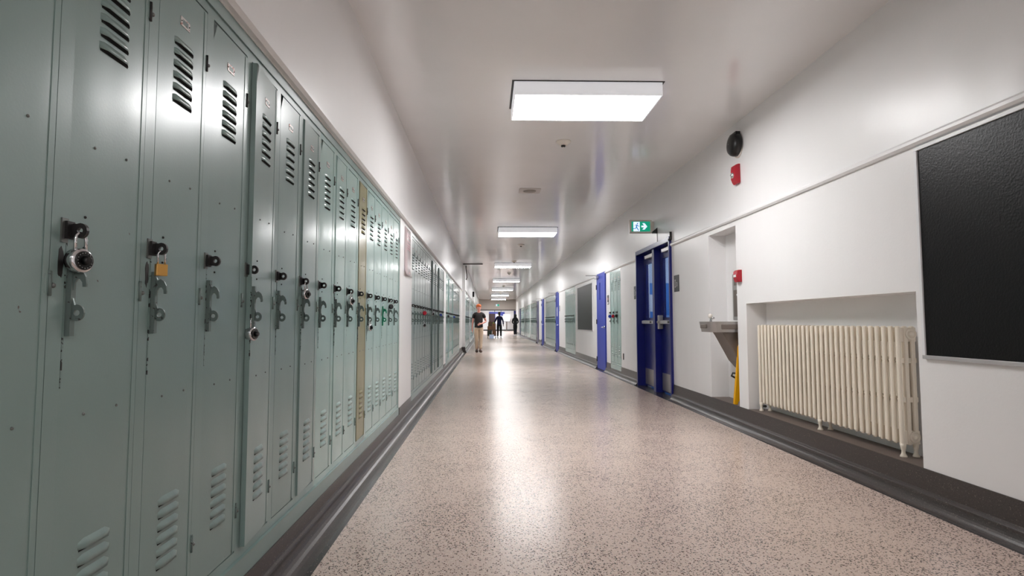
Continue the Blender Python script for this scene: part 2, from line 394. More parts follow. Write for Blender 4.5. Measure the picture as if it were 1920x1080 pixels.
# rail mouldings
def rail(side, xw, y0, y1, z, h=0.052, d=0.028):
    s = side
    pr = [(xw + s*0.005, z), (xw - s*d*0.55, z), (xw - s*d, z+h*0.28), (xw - s*d, z+h*0.62), (xw - s*d*0.55, z+h*0.9), (xw - s*0.002, z+h), (xw + s*0.005, z+h)]
    b.prism(pr, 'y', y0, y1, M['wall'])
b = MB(); rail(1, XR, YB, 7.775, 2.128); rail(1, XR, 9.61, D1[0]-0.012, 2.128); rail(1, XR, D1[1]+.012, D2[0]-.012, 2.128); rail(1, XR, D2[1]+.012, YE, 2.128)
struct(b.obj('trim_2'))
b = MB(); rail(-1, XL, YB, YSTEP, 2.150, h=0.045, d=0.034); rail(-1, XL2, YSTEP, YE, 2.150, h=0.045, d=0.03); struct(b.obj('trim_3'))

# end wall with wide opening, transom bars
b = MB()
b.box(-1.5, 5.6, YE, YE+0.15, 2.18, ZC, M['header']); b.box(-1.5, -0.82, YE, YE+0.15, 0, 2.18, M['lobby']); b.box(2.74, 5.6, YE, YE+0.15, 0, 2.18, M['wall'])
struct(b.obj('wall_end'))
b = MB(); b.box(-0.82, 2.74, YE-0.02, YE+0.1, 2.12, 2.19, M['black'])
for x in (0.66, 1.22): b.box(x-0.02, x+0.02, YE+0.02, YE+0.06, 1.95, 2.12, M['black'])
struct(b.obj('trim_4'))
# lobby
b = MB(); b.box(-4, 7, 71.0, 71.1, 0, 3.2, M['lobby']); b.box(-4, -3.9, YE+.15, 71, 0, 3.2, M['lobby']); b.box(6.9, 7, YE+.15, 71, 0, 3.2, M['lobby'])
b.box(-4, 7, 70.9, 71.0, 0, 0.13, M['black'])
struct(b.obj('wall_lobby'))
b = MB(); b.box(-4, 7, YE+.15, 71, 3.13, 3.2, M['lobby']); struct(b.obj('ceiling_lobby'))

# ------------------------------------------------------------------ ceiling lights
def ceiling_light(x, y, label, emat='diffuser', w=1.25, d=0.60, z=None):
    z = ZC if z is None else z
    t = thing('ceiling_light', label, 'ceiling light', (x, y, z), group='ceiling lights down the corridor' if emat == 'diffuser' else 'added unseen lights of the lobby')
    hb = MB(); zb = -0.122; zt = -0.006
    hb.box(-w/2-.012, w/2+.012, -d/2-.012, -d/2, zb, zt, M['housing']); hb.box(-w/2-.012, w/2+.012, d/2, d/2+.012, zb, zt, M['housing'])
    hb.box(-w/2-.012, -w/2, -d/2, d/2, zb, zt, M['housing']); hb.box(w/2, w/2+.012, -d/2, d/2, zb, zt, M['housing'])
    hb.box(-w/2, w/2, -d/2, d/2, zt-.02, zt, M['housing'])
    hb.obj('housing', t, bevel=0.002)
    MB().box(-w/2-0.03, w/2+0.03, -d/2-0.02, d/2+0.02, -0.006, 0, M['hasp']).obj('mounting_plate', t)
    MB().box(-w/2+.001, w/2-.001, -d/2+.001, d/2-.001, zb+.002, zb+.010, M[emat]).obj('diffuser', t)
    return t
LY = [(4.995, .863), (12.40, .875), (19.80, .89), (27.0, .90), (34.2, .91), (41.4, .93), (48.7, .96)]
lab = ['large rectangular ceiling light nearest the camera, glowing white', 'second ceiling light from the camera, between two smoke detectors', 'third ceiling light from the camera along the corridor', 'fourth ceiling light from the camera along the corridor', 'fifth ceiling light from the camera along the corridor', 'sixth ceiling light, next to last before the end wall', 'farthest and smallest ceiling light, just before the end wall']
for (y, x), l in zip(LY, lab): ceiling_light(x, y, l)
ceiling_light(.863, -2.30, 'ceiling light behind the camera, seen only as a shine on the lockers')
for x, y in ((-1.5, 55), (1.2, 55), (4.0, 55), (-1.5, 62), (1.2, 62), (4.0, 62), (1.2, 68.5)): ceiling_light(x, y, 'unseen light added to brighten the lobby beyond the end opening', 'lobbyfill', z=3.13)  # unseen lamps, added to light the space past the opening

# ------------------------------------------------------------------ smoke detectors etc.
def detector(x, y, label):
    t = thing('smoke_detector', label, 'smoke detector', (x, y, ZC), group='smoke detectors along the ceiling')
    MB().lathe([(0.088, 0), (0.086, -0.012), (0.070, -0.020), (0.055, -0.034), (0.04, -0.046), (0.0, -0.05)][:-1], M['whiteplast'], 28).obj('detector_base', t)
    MB().lathe([(0.024, -0.046), (0.027, -0.052), (0.022, -0.064), (0.010, -0.067)], M['black'], 16).obj('sensor_grille', t)
    MB().lathe([(0.009, -0.046), (0.009, -0.070), (0.004, -0.0705)], M['whiteplast'], 10).obj('sensor_cap', t)
    return t
for (x, y, l) in ((.863, 6.3, 'smoke detector nearest the camera, just beyond the large ceiling light'), (.888, 14.85, 'second smoke detector, between the second and third ceiling lights'),
                  (.90, 18.9, 'tiny smoke detector just in front of the third ceiling light'), (.905, 23.5, 'smoke detector between the third and fourth ceiling lights'), (.92, 32.0, 'smoke detector between the fourth and fifth ceiling lights'), (.94, 40.4, 'smoke detector between the fifth and sixth ceiling lights')):
    detector(x, y, l)
t = thing('ceiling_hatch', 'flat round grey cover plate in a square panel on the ceiling', 'ceiling plate', (.66, 8.72, ZC))
hm = mat('ceiling_panel', srgb(216, 208, 202), 0.35)
MB().prism([(-.17,-.13),(-.15,-.17),(.15,-.17),(.17,-.13),(.17,.13),(.15,.17),(-.15,.17),(-.17,.13)], 'z', -0.006, 0, hm).obj('square_panel', t, bevel=0.002)
MB().lathe([(0.10, -0.006), (0.095, -0.012), (0.02, -0.012)], mat('grille_grey', srgb(170, 160, 150), 0.5), 28).obj('round_cover', t)

# ------------------------------------------------------------------ locker prototype (origin: door's handle-side edge, on the face plane, z=0 floor)
DW = 0.256
def louvre(b, y0, y1, zt, zb, m, d=0.009):
    """pressed louvre: shell flaring out towards its lower edge, underside painted black"""
    n = 6; yy = [y0 + (y1-y0)*k/n for k in range(n+1)]
    prof = lambda k: d * (0.35 if k in (0, n) else 1.0) * (1 if k not in (0, n) else 0.0)
    X0 = 0.0004
    top = [b.bm.verts.new((X0, y, zt - (0.006 if k in (0, n) else 0))) for k, y in enumerate(yy)]
    mid = [b.bm.verts.new((X0 + prof(k)*0.75, y, zt - (zt-zb)*0.45)) for k, y in enumerate(yy)]
    bot = [b.bm.verts.new((X0 + prof(k), y, zb)) for k, y in enumerate(yy)]
    bk = [b.bm.verts.new((X0, y, zb)) for k, y in enumerate(yy)]
    for k in range(n):
        for A, B in ((top, mid), (mid, bot)):
            f = b.bm.faces.new((A[k], A[k+1], B[k+1], B[k])); f.material_index = b.mi(m); f.smooth = True
        bf = [bot[k], bot[k+1], bk[k+1], bk[k]]
        f = b.bm.faces.new(bf); f.material_index = b.mi(M['dark'])
    # black strip painted for the shade in the slot below the lip
    b.box(-0.001, 0.0014, y0+0.004, y1-0.004, zb-0.0045, zb+0.001, M['dark'])

def make_locker(paint, ztop=2.065):
    t = thing('school_locker', 'x', 'locker')
    b = MB()  # frame and carcass
    b.box(-0.02, 0, DW+0.003, 0.2803, 0.21, 2.10, paint); b.box(-0.02, 0, -0.022, -0.0015, 0.21, 2.10, paint)
    b.box(-0.02, 0, -0.0015, DW+0.003, ztop+0.005, 2.10, paint); b.box(-0.02, 0, -0.0015, DW+0.003, 0.21, 0.248, paint)
    b.box(-0.36, -0.02, -0.022, -0.018, 0.2, 2.1, paint); b.box(-0.36, -0.02, 0.2763, 0.2803, 0.2, 2.1, paint)
    b.box(-0.364, -0.36, -0.022, 0.2803, 0.2, 2.1, paint); b.box(-0.36, -0.02, -0.018, 0.2763, 0.2, 0.205, paint); b.box(-0.36, -0.02, -0.018, 0.2763, 2.095, 2.1, paint)
    b.obj('locker_frame', t)
    b = MB()  # door, origin on the hinge line
    o = DW
    b.box(-0.018, -0.0005, 0.0-o, DW-o, 0.2515, ztop, paint)
    gy, gz = 10, 26; grid = []          # slightly bowed pressed-steel face
    for j in range(gz+1):
        z = 0.2515 + (ztop-0.2515)*j/gz; v_ = 2*j/gz-1
        grid.append([b.bm.verts.new((-0.0005 + 0.0013*(1-(2*i/gy-1)**2)*(1-v_**8) + 0.00025*sin(z*9.0+i*.7)*(1-v_**8)*(1-(2*i/gy-1)**4), DW*i/gy-o, z)) for i in range(gy+1)])
    for j in range(gz):
        for i in range(gy):
            f = b.bm.faces.new((grid[j][i], grid[j][i+1], grid[j+1][i+1], grid[j+1][i])); f.smooth = True; f.material_index = b.mi(paint)
    for k in range(6):
        zt = 1.902 - k*0.0342; louvre(b, 0.073-o, 0.180-o, zt, zt-0.022, paint)
        zt = 0.588 - k*0.0342; louvre(b, 0.073-o, 0.180-o, zt, zt-0.022, paint)
    b.box(-0.003, 0.0010, -0.0003-o, 0.0035-o, 0.93, 1.24, M['edgewear'])
    # pressed hem line beside hinge edge
    b.box(0.0, 0.0014, DW-0.0165-o, DW-0.0005-o, 0.256, ztop-0.004, paint)
    for (y, z) in ((0.073, 1.47), (0.185, 1.475), (0.073, 0.865), (0.185, 0.868), (0.052, 1.305), (0.052, 1.235)):
        b.sphere((0.001, y-o, z), 0.0034, M['steel'] if z < 1.6 and y != 0.052 else M['hasp'], u=8, v=6)
    d = b.obj('door', t, loc=(0, DW, 0))
    # pull handle
    b = MB()
    b.box(0.0, 0.011, 0.006-o, 0.020-o, 1.040, 1.205, M['handle'])
    yh0, yh1 = 0.011-o, 0.0155-o
    b.prism([(.009,1.196),(.014,1.182),(.022,1.186),(.031,1.180),(.037,1.168),(.039,1.152),(.038,1.146),(.031,1.146),(.030,1.156),(.025,1.163),(.019,1.163),(.014,1.155),(.012,1.140),(.009,1.135)], 'y', yh0, yh1, M['handle'])
    rr = 0.0155; cx, cz = 0.021, 1.090; n = 16
    out = [(cx+rr*cos(2*pi*k/n), cz+rr*1.15*sin(2*pi*k/n)) for k in range(n)]; inn = [(cx+.0065*cos(2*pi*k/n), cz+.0065*sin(2*pi*k/n)) for k in range(n)]
    for k in range(n):
        j = (k+1) % n; b.prism([out[k], out[j], inn[j], inn[k]], 'y', yh0, yh1, M['handle'])
    b.prism([(.009,1.128),(.016,1.106),(.009,1.06)], 'y', yh0, yh1, M['handle'])
    h = b.obj('pull_handle', d)
    b = MB(); b.box(0.0005, 0.002, 0.102-o, 0.152-o, 1.945, 1.972, M['plate'])
    b.box(0.002, 0.0023, 0.112-o, 0.142-o, 1.951, 1.966, M['handle'])
    for y in (.106, .148): b.sphere((0.002, y-o, 1.9585), 0.0022, M['hasp'], u=6, v=5)
    b.obj('number_plate', d)
    # hasp on the frame beside the door edge
    b = MB(); b.box(0, 0.004, -0.019, -0.0005, 1.240, 1.292, M['steel'])
    b.box(0.003, 0.010, -0.012, 0.010, 1.248, 1.286, M['hasp'])
    rr = 0.015; cx, cz = 0.026, 1.267
    out = [(cx+rr*cos(2*pi*k/n), cz+rr*1.1*sin(2*pi*k/n)) for k in range(n)]; inn = [(cx+.0062*cos(2*pi*k/n), cz+.0062*sin(2*pi*k/n)) for k in range(n)]
    for k in range(n):
        j = (k+1) % n; b.prism([out[k], out[j], inn[j], inn[k]], 'y', 0.002, 0.010, M['hasp'])
    b.box(0.008, 0.018, 0.002, 0.010, 1.252, 1.282, M['hasp'])
    b.obj('lock_hasp', t)
    for z in (1.90, 1.15, 0.395):
        b = MB(); b.cyl((0.003, DW+0.002, z-0.026), 0.0038, 0.052, (0,0,1), M['handle'] if z < 1.5 else M['hasp'], 8)
        b.box(0, 0.002, DW-0.010, DW+0.014, z-0.020, z+0.020, paint)
        b.sphere((0.004, DW+0.010, z-0.004), 0.0055, M['steel'], u=8, v=6)
        b.obj('hinge', t)
    return t
proto = make_locker(M['locker']); proto_lit = make_locker(M['locker_lit']); protoO = make_locker(M['locker'])
for o in protoO.children_recursive:
    if o.name.startswith('door') or o.name.startswith('hinge'):
        o.data = o.data.copy()
        for i, m_ in enumerate(o.data.materials):
            if m_ == M['locker']: o.data.materials[i] = M['olive']
        if o.name.startswith('door'): pass
used = set()
def place_locker(src, loc, rz, label, group, ajar=0, green=False):
    if src.name in used: t = copy_tree(src)
    else: t = src; used.add(src.name)
    t.location = loc; t.rotation_euler = (0, 0, rz); t['label'] = label; t['group'] = group
    for c in t.children:
        if c.name.startswith('door'):
            c.rotation_euler = (0, 0, radians(ajar if ajar else random.uniform(-0.25, 0.45)))
            if green:
                for g in c.children:
                    if g.name.startswith('pull'):
                        g.data = g.data.copy(); g.data.materials[0] = M['handle_green']; g['label'] = 'bright green pull handle'
    return t

BD = {'g1': ('nearest left bank', 'lockers of the nearest left bank'),
      'g2': ('left bank past the notice pillar', 'lockers of the second left bank'),
      'g3': ('left bank before the wall step', 'lockers of the third left bank'),
      'g4': ('left bank right behind the boy', 'lockers of the fourth left bank'),
      'g5': ('second left bank beyond the boy', 'lockers of the fifth left bank'),
      'g6': ('third left bank beyond the boy', 'lockers of the sixth left bank'),
      'g7': ('next-to-last left bank', 'lockers of the seventh left bank'),
      'g8': ('last left bank', 'lockers of the last left bank'),
      'r1': ('group of three before the blue door', 'three lockers on the right wall'),
      'r2': ('right bank beyond the black board', 'lockers of the second right bank'),
      'r3': ('right bank beyond the second blue door', 'lockers of the third right bank'),
      'r4': ('right bank beyond the last blue door', 'lockers of the fourth right bank'),
      'r5': ('next-to-last right bank', 'lockers of the fifth right bank'),
      'r6': ('last right bank', 'lockers of the last right bank')}
G1 = ['grey-green locker cut off by the left edge of the photo', 'grey-green locker with the large combination padlock on its hasp, nearest whole door',
      'grey-green locker with a brass padlock on its hasp', 'grey-green locker without padlock, just before the door standing ajar',
      'grey-green locker standing ajar with combination padlock hanging on its lower eye', 'grey-green locker without padlock, just past the door standing ajar',
      'grey-green locker slightly ajar with combination padlock on its hasp, sixth in the near bank', 'grey-green locker two doors before the ninth padlocked one, no lock, seventh near-bank door',
      'grey-green locker without lock just before the padlocked ninth door', 'grey-green locker with combination padlock, last but one before the olive door',
      'olive-tan locker door standing out in the grey-green bank', 'grey-green locker right beyond the olive one, padlock on its lower eye',
      'grey-green locker between the olive pair\'s padlock and the bright green handle', 'grey-green locker with a bright green pull handle',
      'grey-green locker with a small black padlock, last but one in the near bank', 'last grey-green locker of the near bank, beside the white pillar']
G1[7] = 'grey-green locker without padlock, third before the olive door'
G1[8] = 'grey-green locker without padlock, second before the olive door'
G1[9] = 'grey-green locker with combination padlock, right before the olive door'
G1[7+0] = 'grey-green locker without padlock, third door before the olive one'
G1[12] = 'grey-green locker without padlock, right before the one with bright green handle'
locker_at = {}
for (side, y0, n, xf, key) in LB + RB:
    a, c = y0, y0 + n*PIT + 0.03
    d, grp = BD[key]
    for i in range(n):
        if side > 0:
            loc = (xf, y0 + 0.022 + i*PIT, 0); rz = 0
        else:
            loc = (xf, c - 0.030 - 0.022 + 0.022 - i*PIT, 0); rz = pi
        idx = i + 1 if side > 0 else n - i
        src = proto if (key == 'g1' and i < 7) or key == 'g2' else proto_lit
        aj = 0; gr = False
        if key == 'g1':
            label = G1[i]
            if i == 4: aj = 4.2
            if i == 6: aj = 1.8
            if i == 10: src = protoO; aj = 0.9
            if i == 8: aj = 0.9
            gr = (i == 13)
        else:
            col = 'grey-green locker'
            if idx == 1: label = '%s at the near end of the %s' % (col, d)
            elif idx == n: label = '%s at the far end of the %s' % (col, d)
            elif n == 3: label = 'middle grey-green locker with a red padlock in the group of three'
            else: label = '%s, %s from the near end of the %s' % (col, ORD[idx], d)
            if key == 'g2' and i in (8, 12): aj = 5
            if key == 'g2' and i == 10: aj = 2.5
            if key == 'g3' and i in (3, 8): aj = 4
        locker_at[(key, idx)] = loc
        place_locker(src, loc, rz, label, grp, aj, gr)
    # bank surround: base plinth, cornice strip, end post
    b = MB(); x = xf; s = side
    P = M['locker'] if key in ('g1', 'g2') else M['locker_lit']
    zb = 0.14 if side > 0 else 0.12; zt = 2.145 if side > 0 else 2.12
    b.box(x + s*0.011, x - s*0.04, a, c, zb, 0.2095, P)
    b.box(x + s*0.014, x + s*0.0005, a, c, 0.2095, 0.2135, P)
    b.box(x + s*0.006, x - s*0.04, a, c, 2.1005, zt, P)
    if side > 0: b.box(x + s*0.004, x - s*0.04, c-0.030-0.0, c, 0.2140, 2.1004, P)
    else: b.box(x + s*0.004, x - s*0.04, c-0.0295+.0215, c, 0.2140, 2.1004, P); b.box(x + s*0.004, x - s*0.04, a, a+0.0215, 0.2140, 2.1004, P)
    struct(b.obj('trim_%d' % (10 + (LB+RB).index((side, y0, n, xf, key)))))

# ------------------------------------------------------------------ padlocks
def combo_lock(loc, rz, label, bodym='chrome', scale=1.0, dial=True, group='combination padlocks on lockers'):
    """origin at the eye the shackle hangs in"""
    t = thing('combination_padlock', label, 'padlock', loc, rz, group); t.scale = (scale,)*3
    R = 0.0265
    b = MB(); b.lathe([(R-.004, -0.015), (R, -0.012), (R, 0.007), (R-.003, 0.010), (R-.008, 0.011)], M[bodym], 32, c=(0.0, 0, -0.058), axis='x'); b.obj('lock_body', t)
    sh = MB(); pts = [(0, -0.012, -0.040), (0, -0.012, -0.012)] + [(0, -0.012*cos(a), -0.012 + 0.014*sin(a)) for a in (pi/6, pi/3, pi/2, 2*pi/3, 5*pi/6)] + [(0, 0.012, -0.012), (0, 0.012, -0.040)]
    sh.tube(pts, 0.0036, M['chrome']); sh.obj('shackle', t)
    if dial:
        dl = MB(); dl.lathe([(0.0205, 0.011), (0.0205, 0.0135), (0.0185, 0.0145)], M['black'], 32, c=(0, 0, -0.058), axis='x')
        for k in range(16):
            a = 2*pi*k/16; y, z = 0.0165*cos(a), -0.058 + 0.0165*sin(a); dl.box(0.0145, 0.0148, y-.0007, y+.0007, z-.0007, z+.0007, M['plaque_text'])
        do = dl.obj('dial', t)
        kn = MB(); kn.lathe([(0.0105, 0.0145), (0.0085, 0.025), (0.006, 0.026)], M['black'], 12, c=(0, 0, -0.058), axis='x'); kn.obj('dial_knob', do)
    return t
EX = 0.026
def eye(idx, lower=False, key='g1', sgn=1):
    x, y, z = locker_at[(key, idx)]
    return (x + sgn*(0.021 if lower else EX), y + sgn*(0.0135 if lower else 0.006), (1.086 if lower else 1.262))
def hang(idx, lower, key='g1', sgn=1):
    e = eye(idx, lower, key, sgn); return (e[0], e[1], e[2] - 0.002)
combo_lock(hang(2, False), radians(-14), 'large silver combination padlock with black dial, nearest the camera')
combo_lock(hang(5, True), radians(-12), 'combination padlock hanging on the lower eye of the locker standing ajar')
combo_lock(hang(7, False), radians(-12), 'combination padlock on the hasp of the sixth whole locker in the near bank', scale=.95)
combo_lock(hang(10, False), radians(-12), 'combination padlock on the hasp right before the olive locker', scale=.95)
combo_lock(hang(12, True), radians(-12), 'combination padlock on the lower eye right beyond the olive locker', scale=.95)
combo_lock(hang(15, False), radians(-40), 'small black padlock on the last but one locker of the near bank', 'black', .85, False)
combo_lock(hang(5, False, 'g2'), radians(-50), 'round red padlock on the left bank past the notice pillar', 'red', 1.1, False)
combo_lock(hang(5, True, 'g2'), radians(-50), 'silver combination padlock on the lower eye directly below the round red padlock')
combo_lock(hang(9, False, 'g2'), radians(-50), 'silver combination padlock on the second left bank, beyond the red padlock')
combo_lock(hang(14, False, 'g2'), radians(-50), 'dark violet padlock near the far end of the second left bank', 'blue_lock', 1, False)
combo_lock(hang(3, False, 'g3'), radians(-50), 'black padlock near the near end of the third left bank', 'black', 1, False)
combo_lock(hang(10, False, 'g3'), radians(-50), 'dark blue padlock halfway along the third left bank', 'blue_lock', 1, False)
combo_lock(hang(3, False, 'r1', -1), radians(180+50), 'blue padlock on the farthest of the three lockers by the blue door', 'blue_lock', 1.2, False)
combo_lock(hang(2, False, 'r1', -1), radians(180+50), 'red padlock on the middle of the three lockers', 'red', 1.2, False)
combo_lock(hang(1, False, 'r1', -1), radians(180+50), 'black padlock on the nearest of the three lockers', 'black', 1.1, False)
t = thing('brass_padlock', 'small rectangular brass padlock hanging on the second whole locker', 'padlock', hang(3, False), radians(-38))
MB().box(-0.007, 0.007, -0.0145, 0.0145, -0.066, -0.034, M['brass']).obj('lock_body', t, bevel=0.002)
MB().tube([(0, -0.009, -0.036), (0, -0.009, -0.01)] + [(0, -0.009*cos(a), -0.010 + 0.011*sin(a)) for a in (pi/6, pi/3, pi/2, 2*pi/3, 5*pi/6)] + [(0, 0.009, -0.01), (0, 0.009, -0.036)], 0.0026, M['chrome']).obj('shackle', t)

# dark rub marks worn into the paint by the hanging padlocks
scuff = mat('rubbed_dark_paint', srgb(34, 32, 32), 0.45)
for i, c in enumerate([o for o in COL.objects if o.name.startswith('school_locker') and min(abs(o.location.y - locker_at[('g1', q)][1]) for q in (2, 3)) < 1e-3 and o.location.x < 0]):
    b = MB(); rnd = random.Random(i); pts = []
    for k in range(16):
        a = 2*pi*k/16; r = rnd.uniform(.75, 1.1); pts.append((-0.013 + .0085*r*cos(a) - .001, 1.198 + .036*r*sin(a)))
    b.prism(pts, 'x', 0.0, 0.0007, scuff); b.obj('rub_mark', c)

# ------------------------------------------------------------------ notice on the pillar
t = thing('paper_notice', 'faded pinkish laminated notice on the white pillar between locker banks', 'notice', (XL+0.003, 6.04, 0))
b = MB(); n = 12
for k in range(n):
    z0, z1 = 1.58 + (2.11-1.58)*k/n, 1.58 + (2.11-1.58)*(k+1)/n
    f = lambda z: 0.001 + 0.022*max(0, (1.66-z)/0.08)**1.5
    b.face([(f(z0), 0, z0), (f(z0), 0.45, z0), (f(z1), 0.45, z1), (f(z1), 0, z1)], M['paper'], True)
o = b.obj('sheet', t, merge=True); sm = o.modifiers.new('solid', 'SOLIDIFY'); sm.thickness = 0.001
for k, (z, w) in enumerate(((2.05, .30), (2.02, .34), (1.97, .26), (1.935, .30), (1.91, .22), (1.885, .3), (1.62, .12))):
    b = MB(); b.box(0.0022 if z > 1.7 else 0.014, 0.0028 if z > 1.7 else 0.0146, 0.30-w/2, 0.30+w/2-.02, z-.006, z+.006, M['paper_text']); b.obj('printed_line', t)

# ------------------------------------------------------------------ black boards
def board(y0, y1, z0, z1, label, x=XR):
    t = thing('notice_board', label, 'board', (x, (y0+y1)/2, z0)); hy = (y1-y0)/2; h = z1-z0; f = 0.022
    b = MB(); b.box(-0.008, 0, -hy+f, hy-f, f, h-f, M['board']); b.obj('black_panel', t)
    b = MB(); b.box(-0.017, 0, -hy, hy, 0, f, M['alu']); b.box(-0.017, 0, -hy, hy, h-f, h, M['white']); b.box(-0.017, 0, -hy, -hy+f, f, h-f, M['white']); b.box(-0.017, 0, hy-f, hy, f, h-f, M['white'])
    b.obj('board_frame', t, bevel=0.0015); return t
board(0.95, 3.285, 0.855, 2.115, 'large black notice board with white frame, cut off by the right edge')
board(13.72, 16.04, 0.845, 2.055, 'smaller black notice board between the blue door and lockers')

# ------------------------------------------------------------------ radiator
t = thing('cast_iron_radiator', 'cream painted cast iron column radiator standing in the wall recess', 'radiator', (2.635, 3.572, 0.2137))
NS = 30; YP = 0.0641
sec = MB()
zb_, zt_ = 0.075, 0.83
cw = 0.035
for k, (x, dp) in enumerate(((0.0, 0.024), (0.037, 0.033), (0.083, 0.033))):
    wy = cw
    pr = [(x, wy*0.28), (x, wy*.72), (x+.004, wy*.93), (x+.010, wy), (x+dp-.008, wy), (x+dp, wy*.74), (x+dp, wy*.26), (x+dp-.008, 0), (x+.010, 0), (x+.004, wy*.07)]
    sec.prism(pr, 'z', zb_+.01, zt_-0.006, M['radiator'], False)
    pr2 = [((p[0]-x-.02)*.7+x+.02, (p[1]-wy/2)*.7+wy/2) for p in pr]
    sec.prism(pr2, 'z', zt_-0.006, zt_, M['radiator']); sec.prism(pr2, 'z', zb_, zb_+.01, M['radiator'])
for z, hh in ((0.80, 0.055), (0.61, 0.034), (0.36, 0.034), (0.115, 0.055)):
    z0, z1 = z-hh/2, z+hh/2
    if hh > .05: z0, z1 = (zt_-0.10, zt_-0.008) if z > .5 else (zb_+.004, zb_+.09)
    sec.box(0.012, 0.122, cw*.22, cw*.78, z0, z1, M['radiator'])
for z in (zt_-0.05, zb_+0.05): sec.cyl((0.068, 0.004, z), 0.028, YP-0.005, (0,1,0), M['radiator'], 16)
sec.cyl((0.026, 0.01, 0.61), 0.006, YP, (0,1,0), M['radiator'], 8); sec.cyl((0.026, 0.01, 0.36), 0.006, YP, (0,1,0), M['radiator'], 8)
s0 = sec.obj('radiator_section', t, bevel=0.0025)
for i in range(1, NS):
    c = s0.copy(); COL.objects.link(c); c.parent = t; c.location = (0, i*YP, 0)
for i in (0, 14, NS-1):
    for x in (0.012, 0.094):
        b = MB(); b.lathe([(0.021, 0.0), (0.020, 0.008), (0.012, 0.022), (0.011, 0.038), (0.015, 0.055), (0.019, 0.085)], M['radiator'], 14, c=(x+.004, i*YP+cw/2, 0)); b.obj('foot', t)
for z in (zt_-0.05, zb_+0.05):
    b = MB(); b.lathe([(0.036, 0.004), (0.036, -0.004), (0.029, -0.006), (0.027, -0.001), (0.019, -0.001), (0.017, -0.008), (0.008, -0.008)], M['radiator'], 20, c=(0.082, 0, z), axis='y'); b.obj('end_plug', t)
b = MB(); b.tube([(0.07, NS*YP-.02, .04), (0.07, NS*YP+.06, .035), (0.07, NS*YP+.06, 0.0)], 0.012, M['hasp']); b.obj('supply_pipe', t)

# ------------------------------------------------------------------ drinking fountain
t = thing('drinking_fountain', 'stainless steel drinking fountain with bottle filler in the tall wall recess', 'drinking fountain', (2.78, 5.96, 0))
def rrect(x0, x1, y0, y1, r, n=5, front_only=True):
    pts = [(x1, y0), (x1, y1)]
    for k in range(n+1): a = pi/2 + k/n*pi/2; pts.append((x0+r+r*cos(a), y1-r+r*sin(a)))
    for k in range(n+1): a = pi + k/n*pi/2; pts.append((x0+r+r*cos(a), y0+r+r*sin(a)))
    return pts
b = MB(); top = rrect(-0.475, 0, -0.17, 0.20, 0.08); bot = rrect(-0.455, 0, -0.16, 0.19, 0.08)
A = [b.bm.verts.new((p[0], p[1], 1.076)) for p in top]; B = [b.bm.verts.new((p[0], p[1], 0.965)) for p in bot]
A2 = [b.bm.verts.new((p[0]*.93-.015, p[1]*.86, 1.074)) for p in top]; A3 = [b.bm.verts.new((p[0]*.82-.04, p[1]*.7, 1.045)) for p in top]
nn = len(top)
for P_, Q_ in ((A, B), (A2, A), (A3, A2)):
    for k in range(nn):
        f = b.bm.faces.new((P_[k], P_[(k+1)%nn], Q_[(k+1)%nn], Q_[k])); f.material_index = b.mi(M['stain'])
b.bm.faces.new(B[::-1]).material_index = 0; b.bm.faces.new(A3).material_index = 0
b.obj('basin', t)
b = MB()   # push bars
b.box(-0.36, -0.12, -0.176, -0.160, 0.995, 1.048, M['stain_dark']); bo = b.obj('push_bar', t, bevel=0.008); bo['label'] = 'wide push bar on the near side'
b = MB(); b.box(-0.480, -0.466, -0.06, 0.10, 1.005, 1.050, M['stain_dark']); b.obj('push_bar', t, bevel=0.006)
b = MB(); b.tube([(-0.36, 0.10, 1.05), (-0.36, 0.10, 1.10), (-0.35, 0.09, 1.115), (-0.33, 0.075, 1.115)], [0.016, 0.012, 0.012, 0.009], M['chrome']); b.obj('bubbler', t)
b = MB(); b.sphere((-0.365, 0.10, 1.135), 0.024, M['whiteplast'], sz=1.1); b.obj('mouth_guard', t)
b = MB(); b.prism([(0, 0.966), (-0.33, 0.966), (-0.30, 0.92), (-0.16, 0.66), (-0.09, 0.58), (0, 0.56)], 'y', -0.12, 0.15, M['stain_dark']); b.obj('lower_shroud', t, bevel=0.01)
b = MB(); b.box(-0.075, 0, -0.20, 0.20, 1.09, 1.60, M['stain']); bf = b.obj('bottle_filler', t, bevel=0.01)
b = MB(); b.box(-0.0765, -0.076, -0.14, 0.165, 1.13, 1.42, M['stain_dark']); b.obj('alcove', bf)
b = MB(); b.box(-0.078, -0.076, -0.14, 0.15, 1.47, 1.55, M['stain_dark']); b.obj('control_panel', bf, bevel=0.0005)
b = MB(); b.cyl((-0.074, 0.0, 1.37), 0.012, 0.04, (-1, 0, -0.3), M['white'], 10); b.obj('spout', bf)
b = MB(); b.tube([(-0.05, -0.03, .58), (-0.06, -0.03, .54), (-0.12, -0.0, .525), (-0.17, 0.02, .53), (-0.18, 0.03, .50), (-0.13, 0.02, .47), (-0.06, 0.0, .48), (0, 0, .48)], 0.011, M['black']); b.cyl((-0.06, -0.03, .44), 0.022, .125, (0,0,1), M['hasp'], 12); b.obj('drain_trap', t)

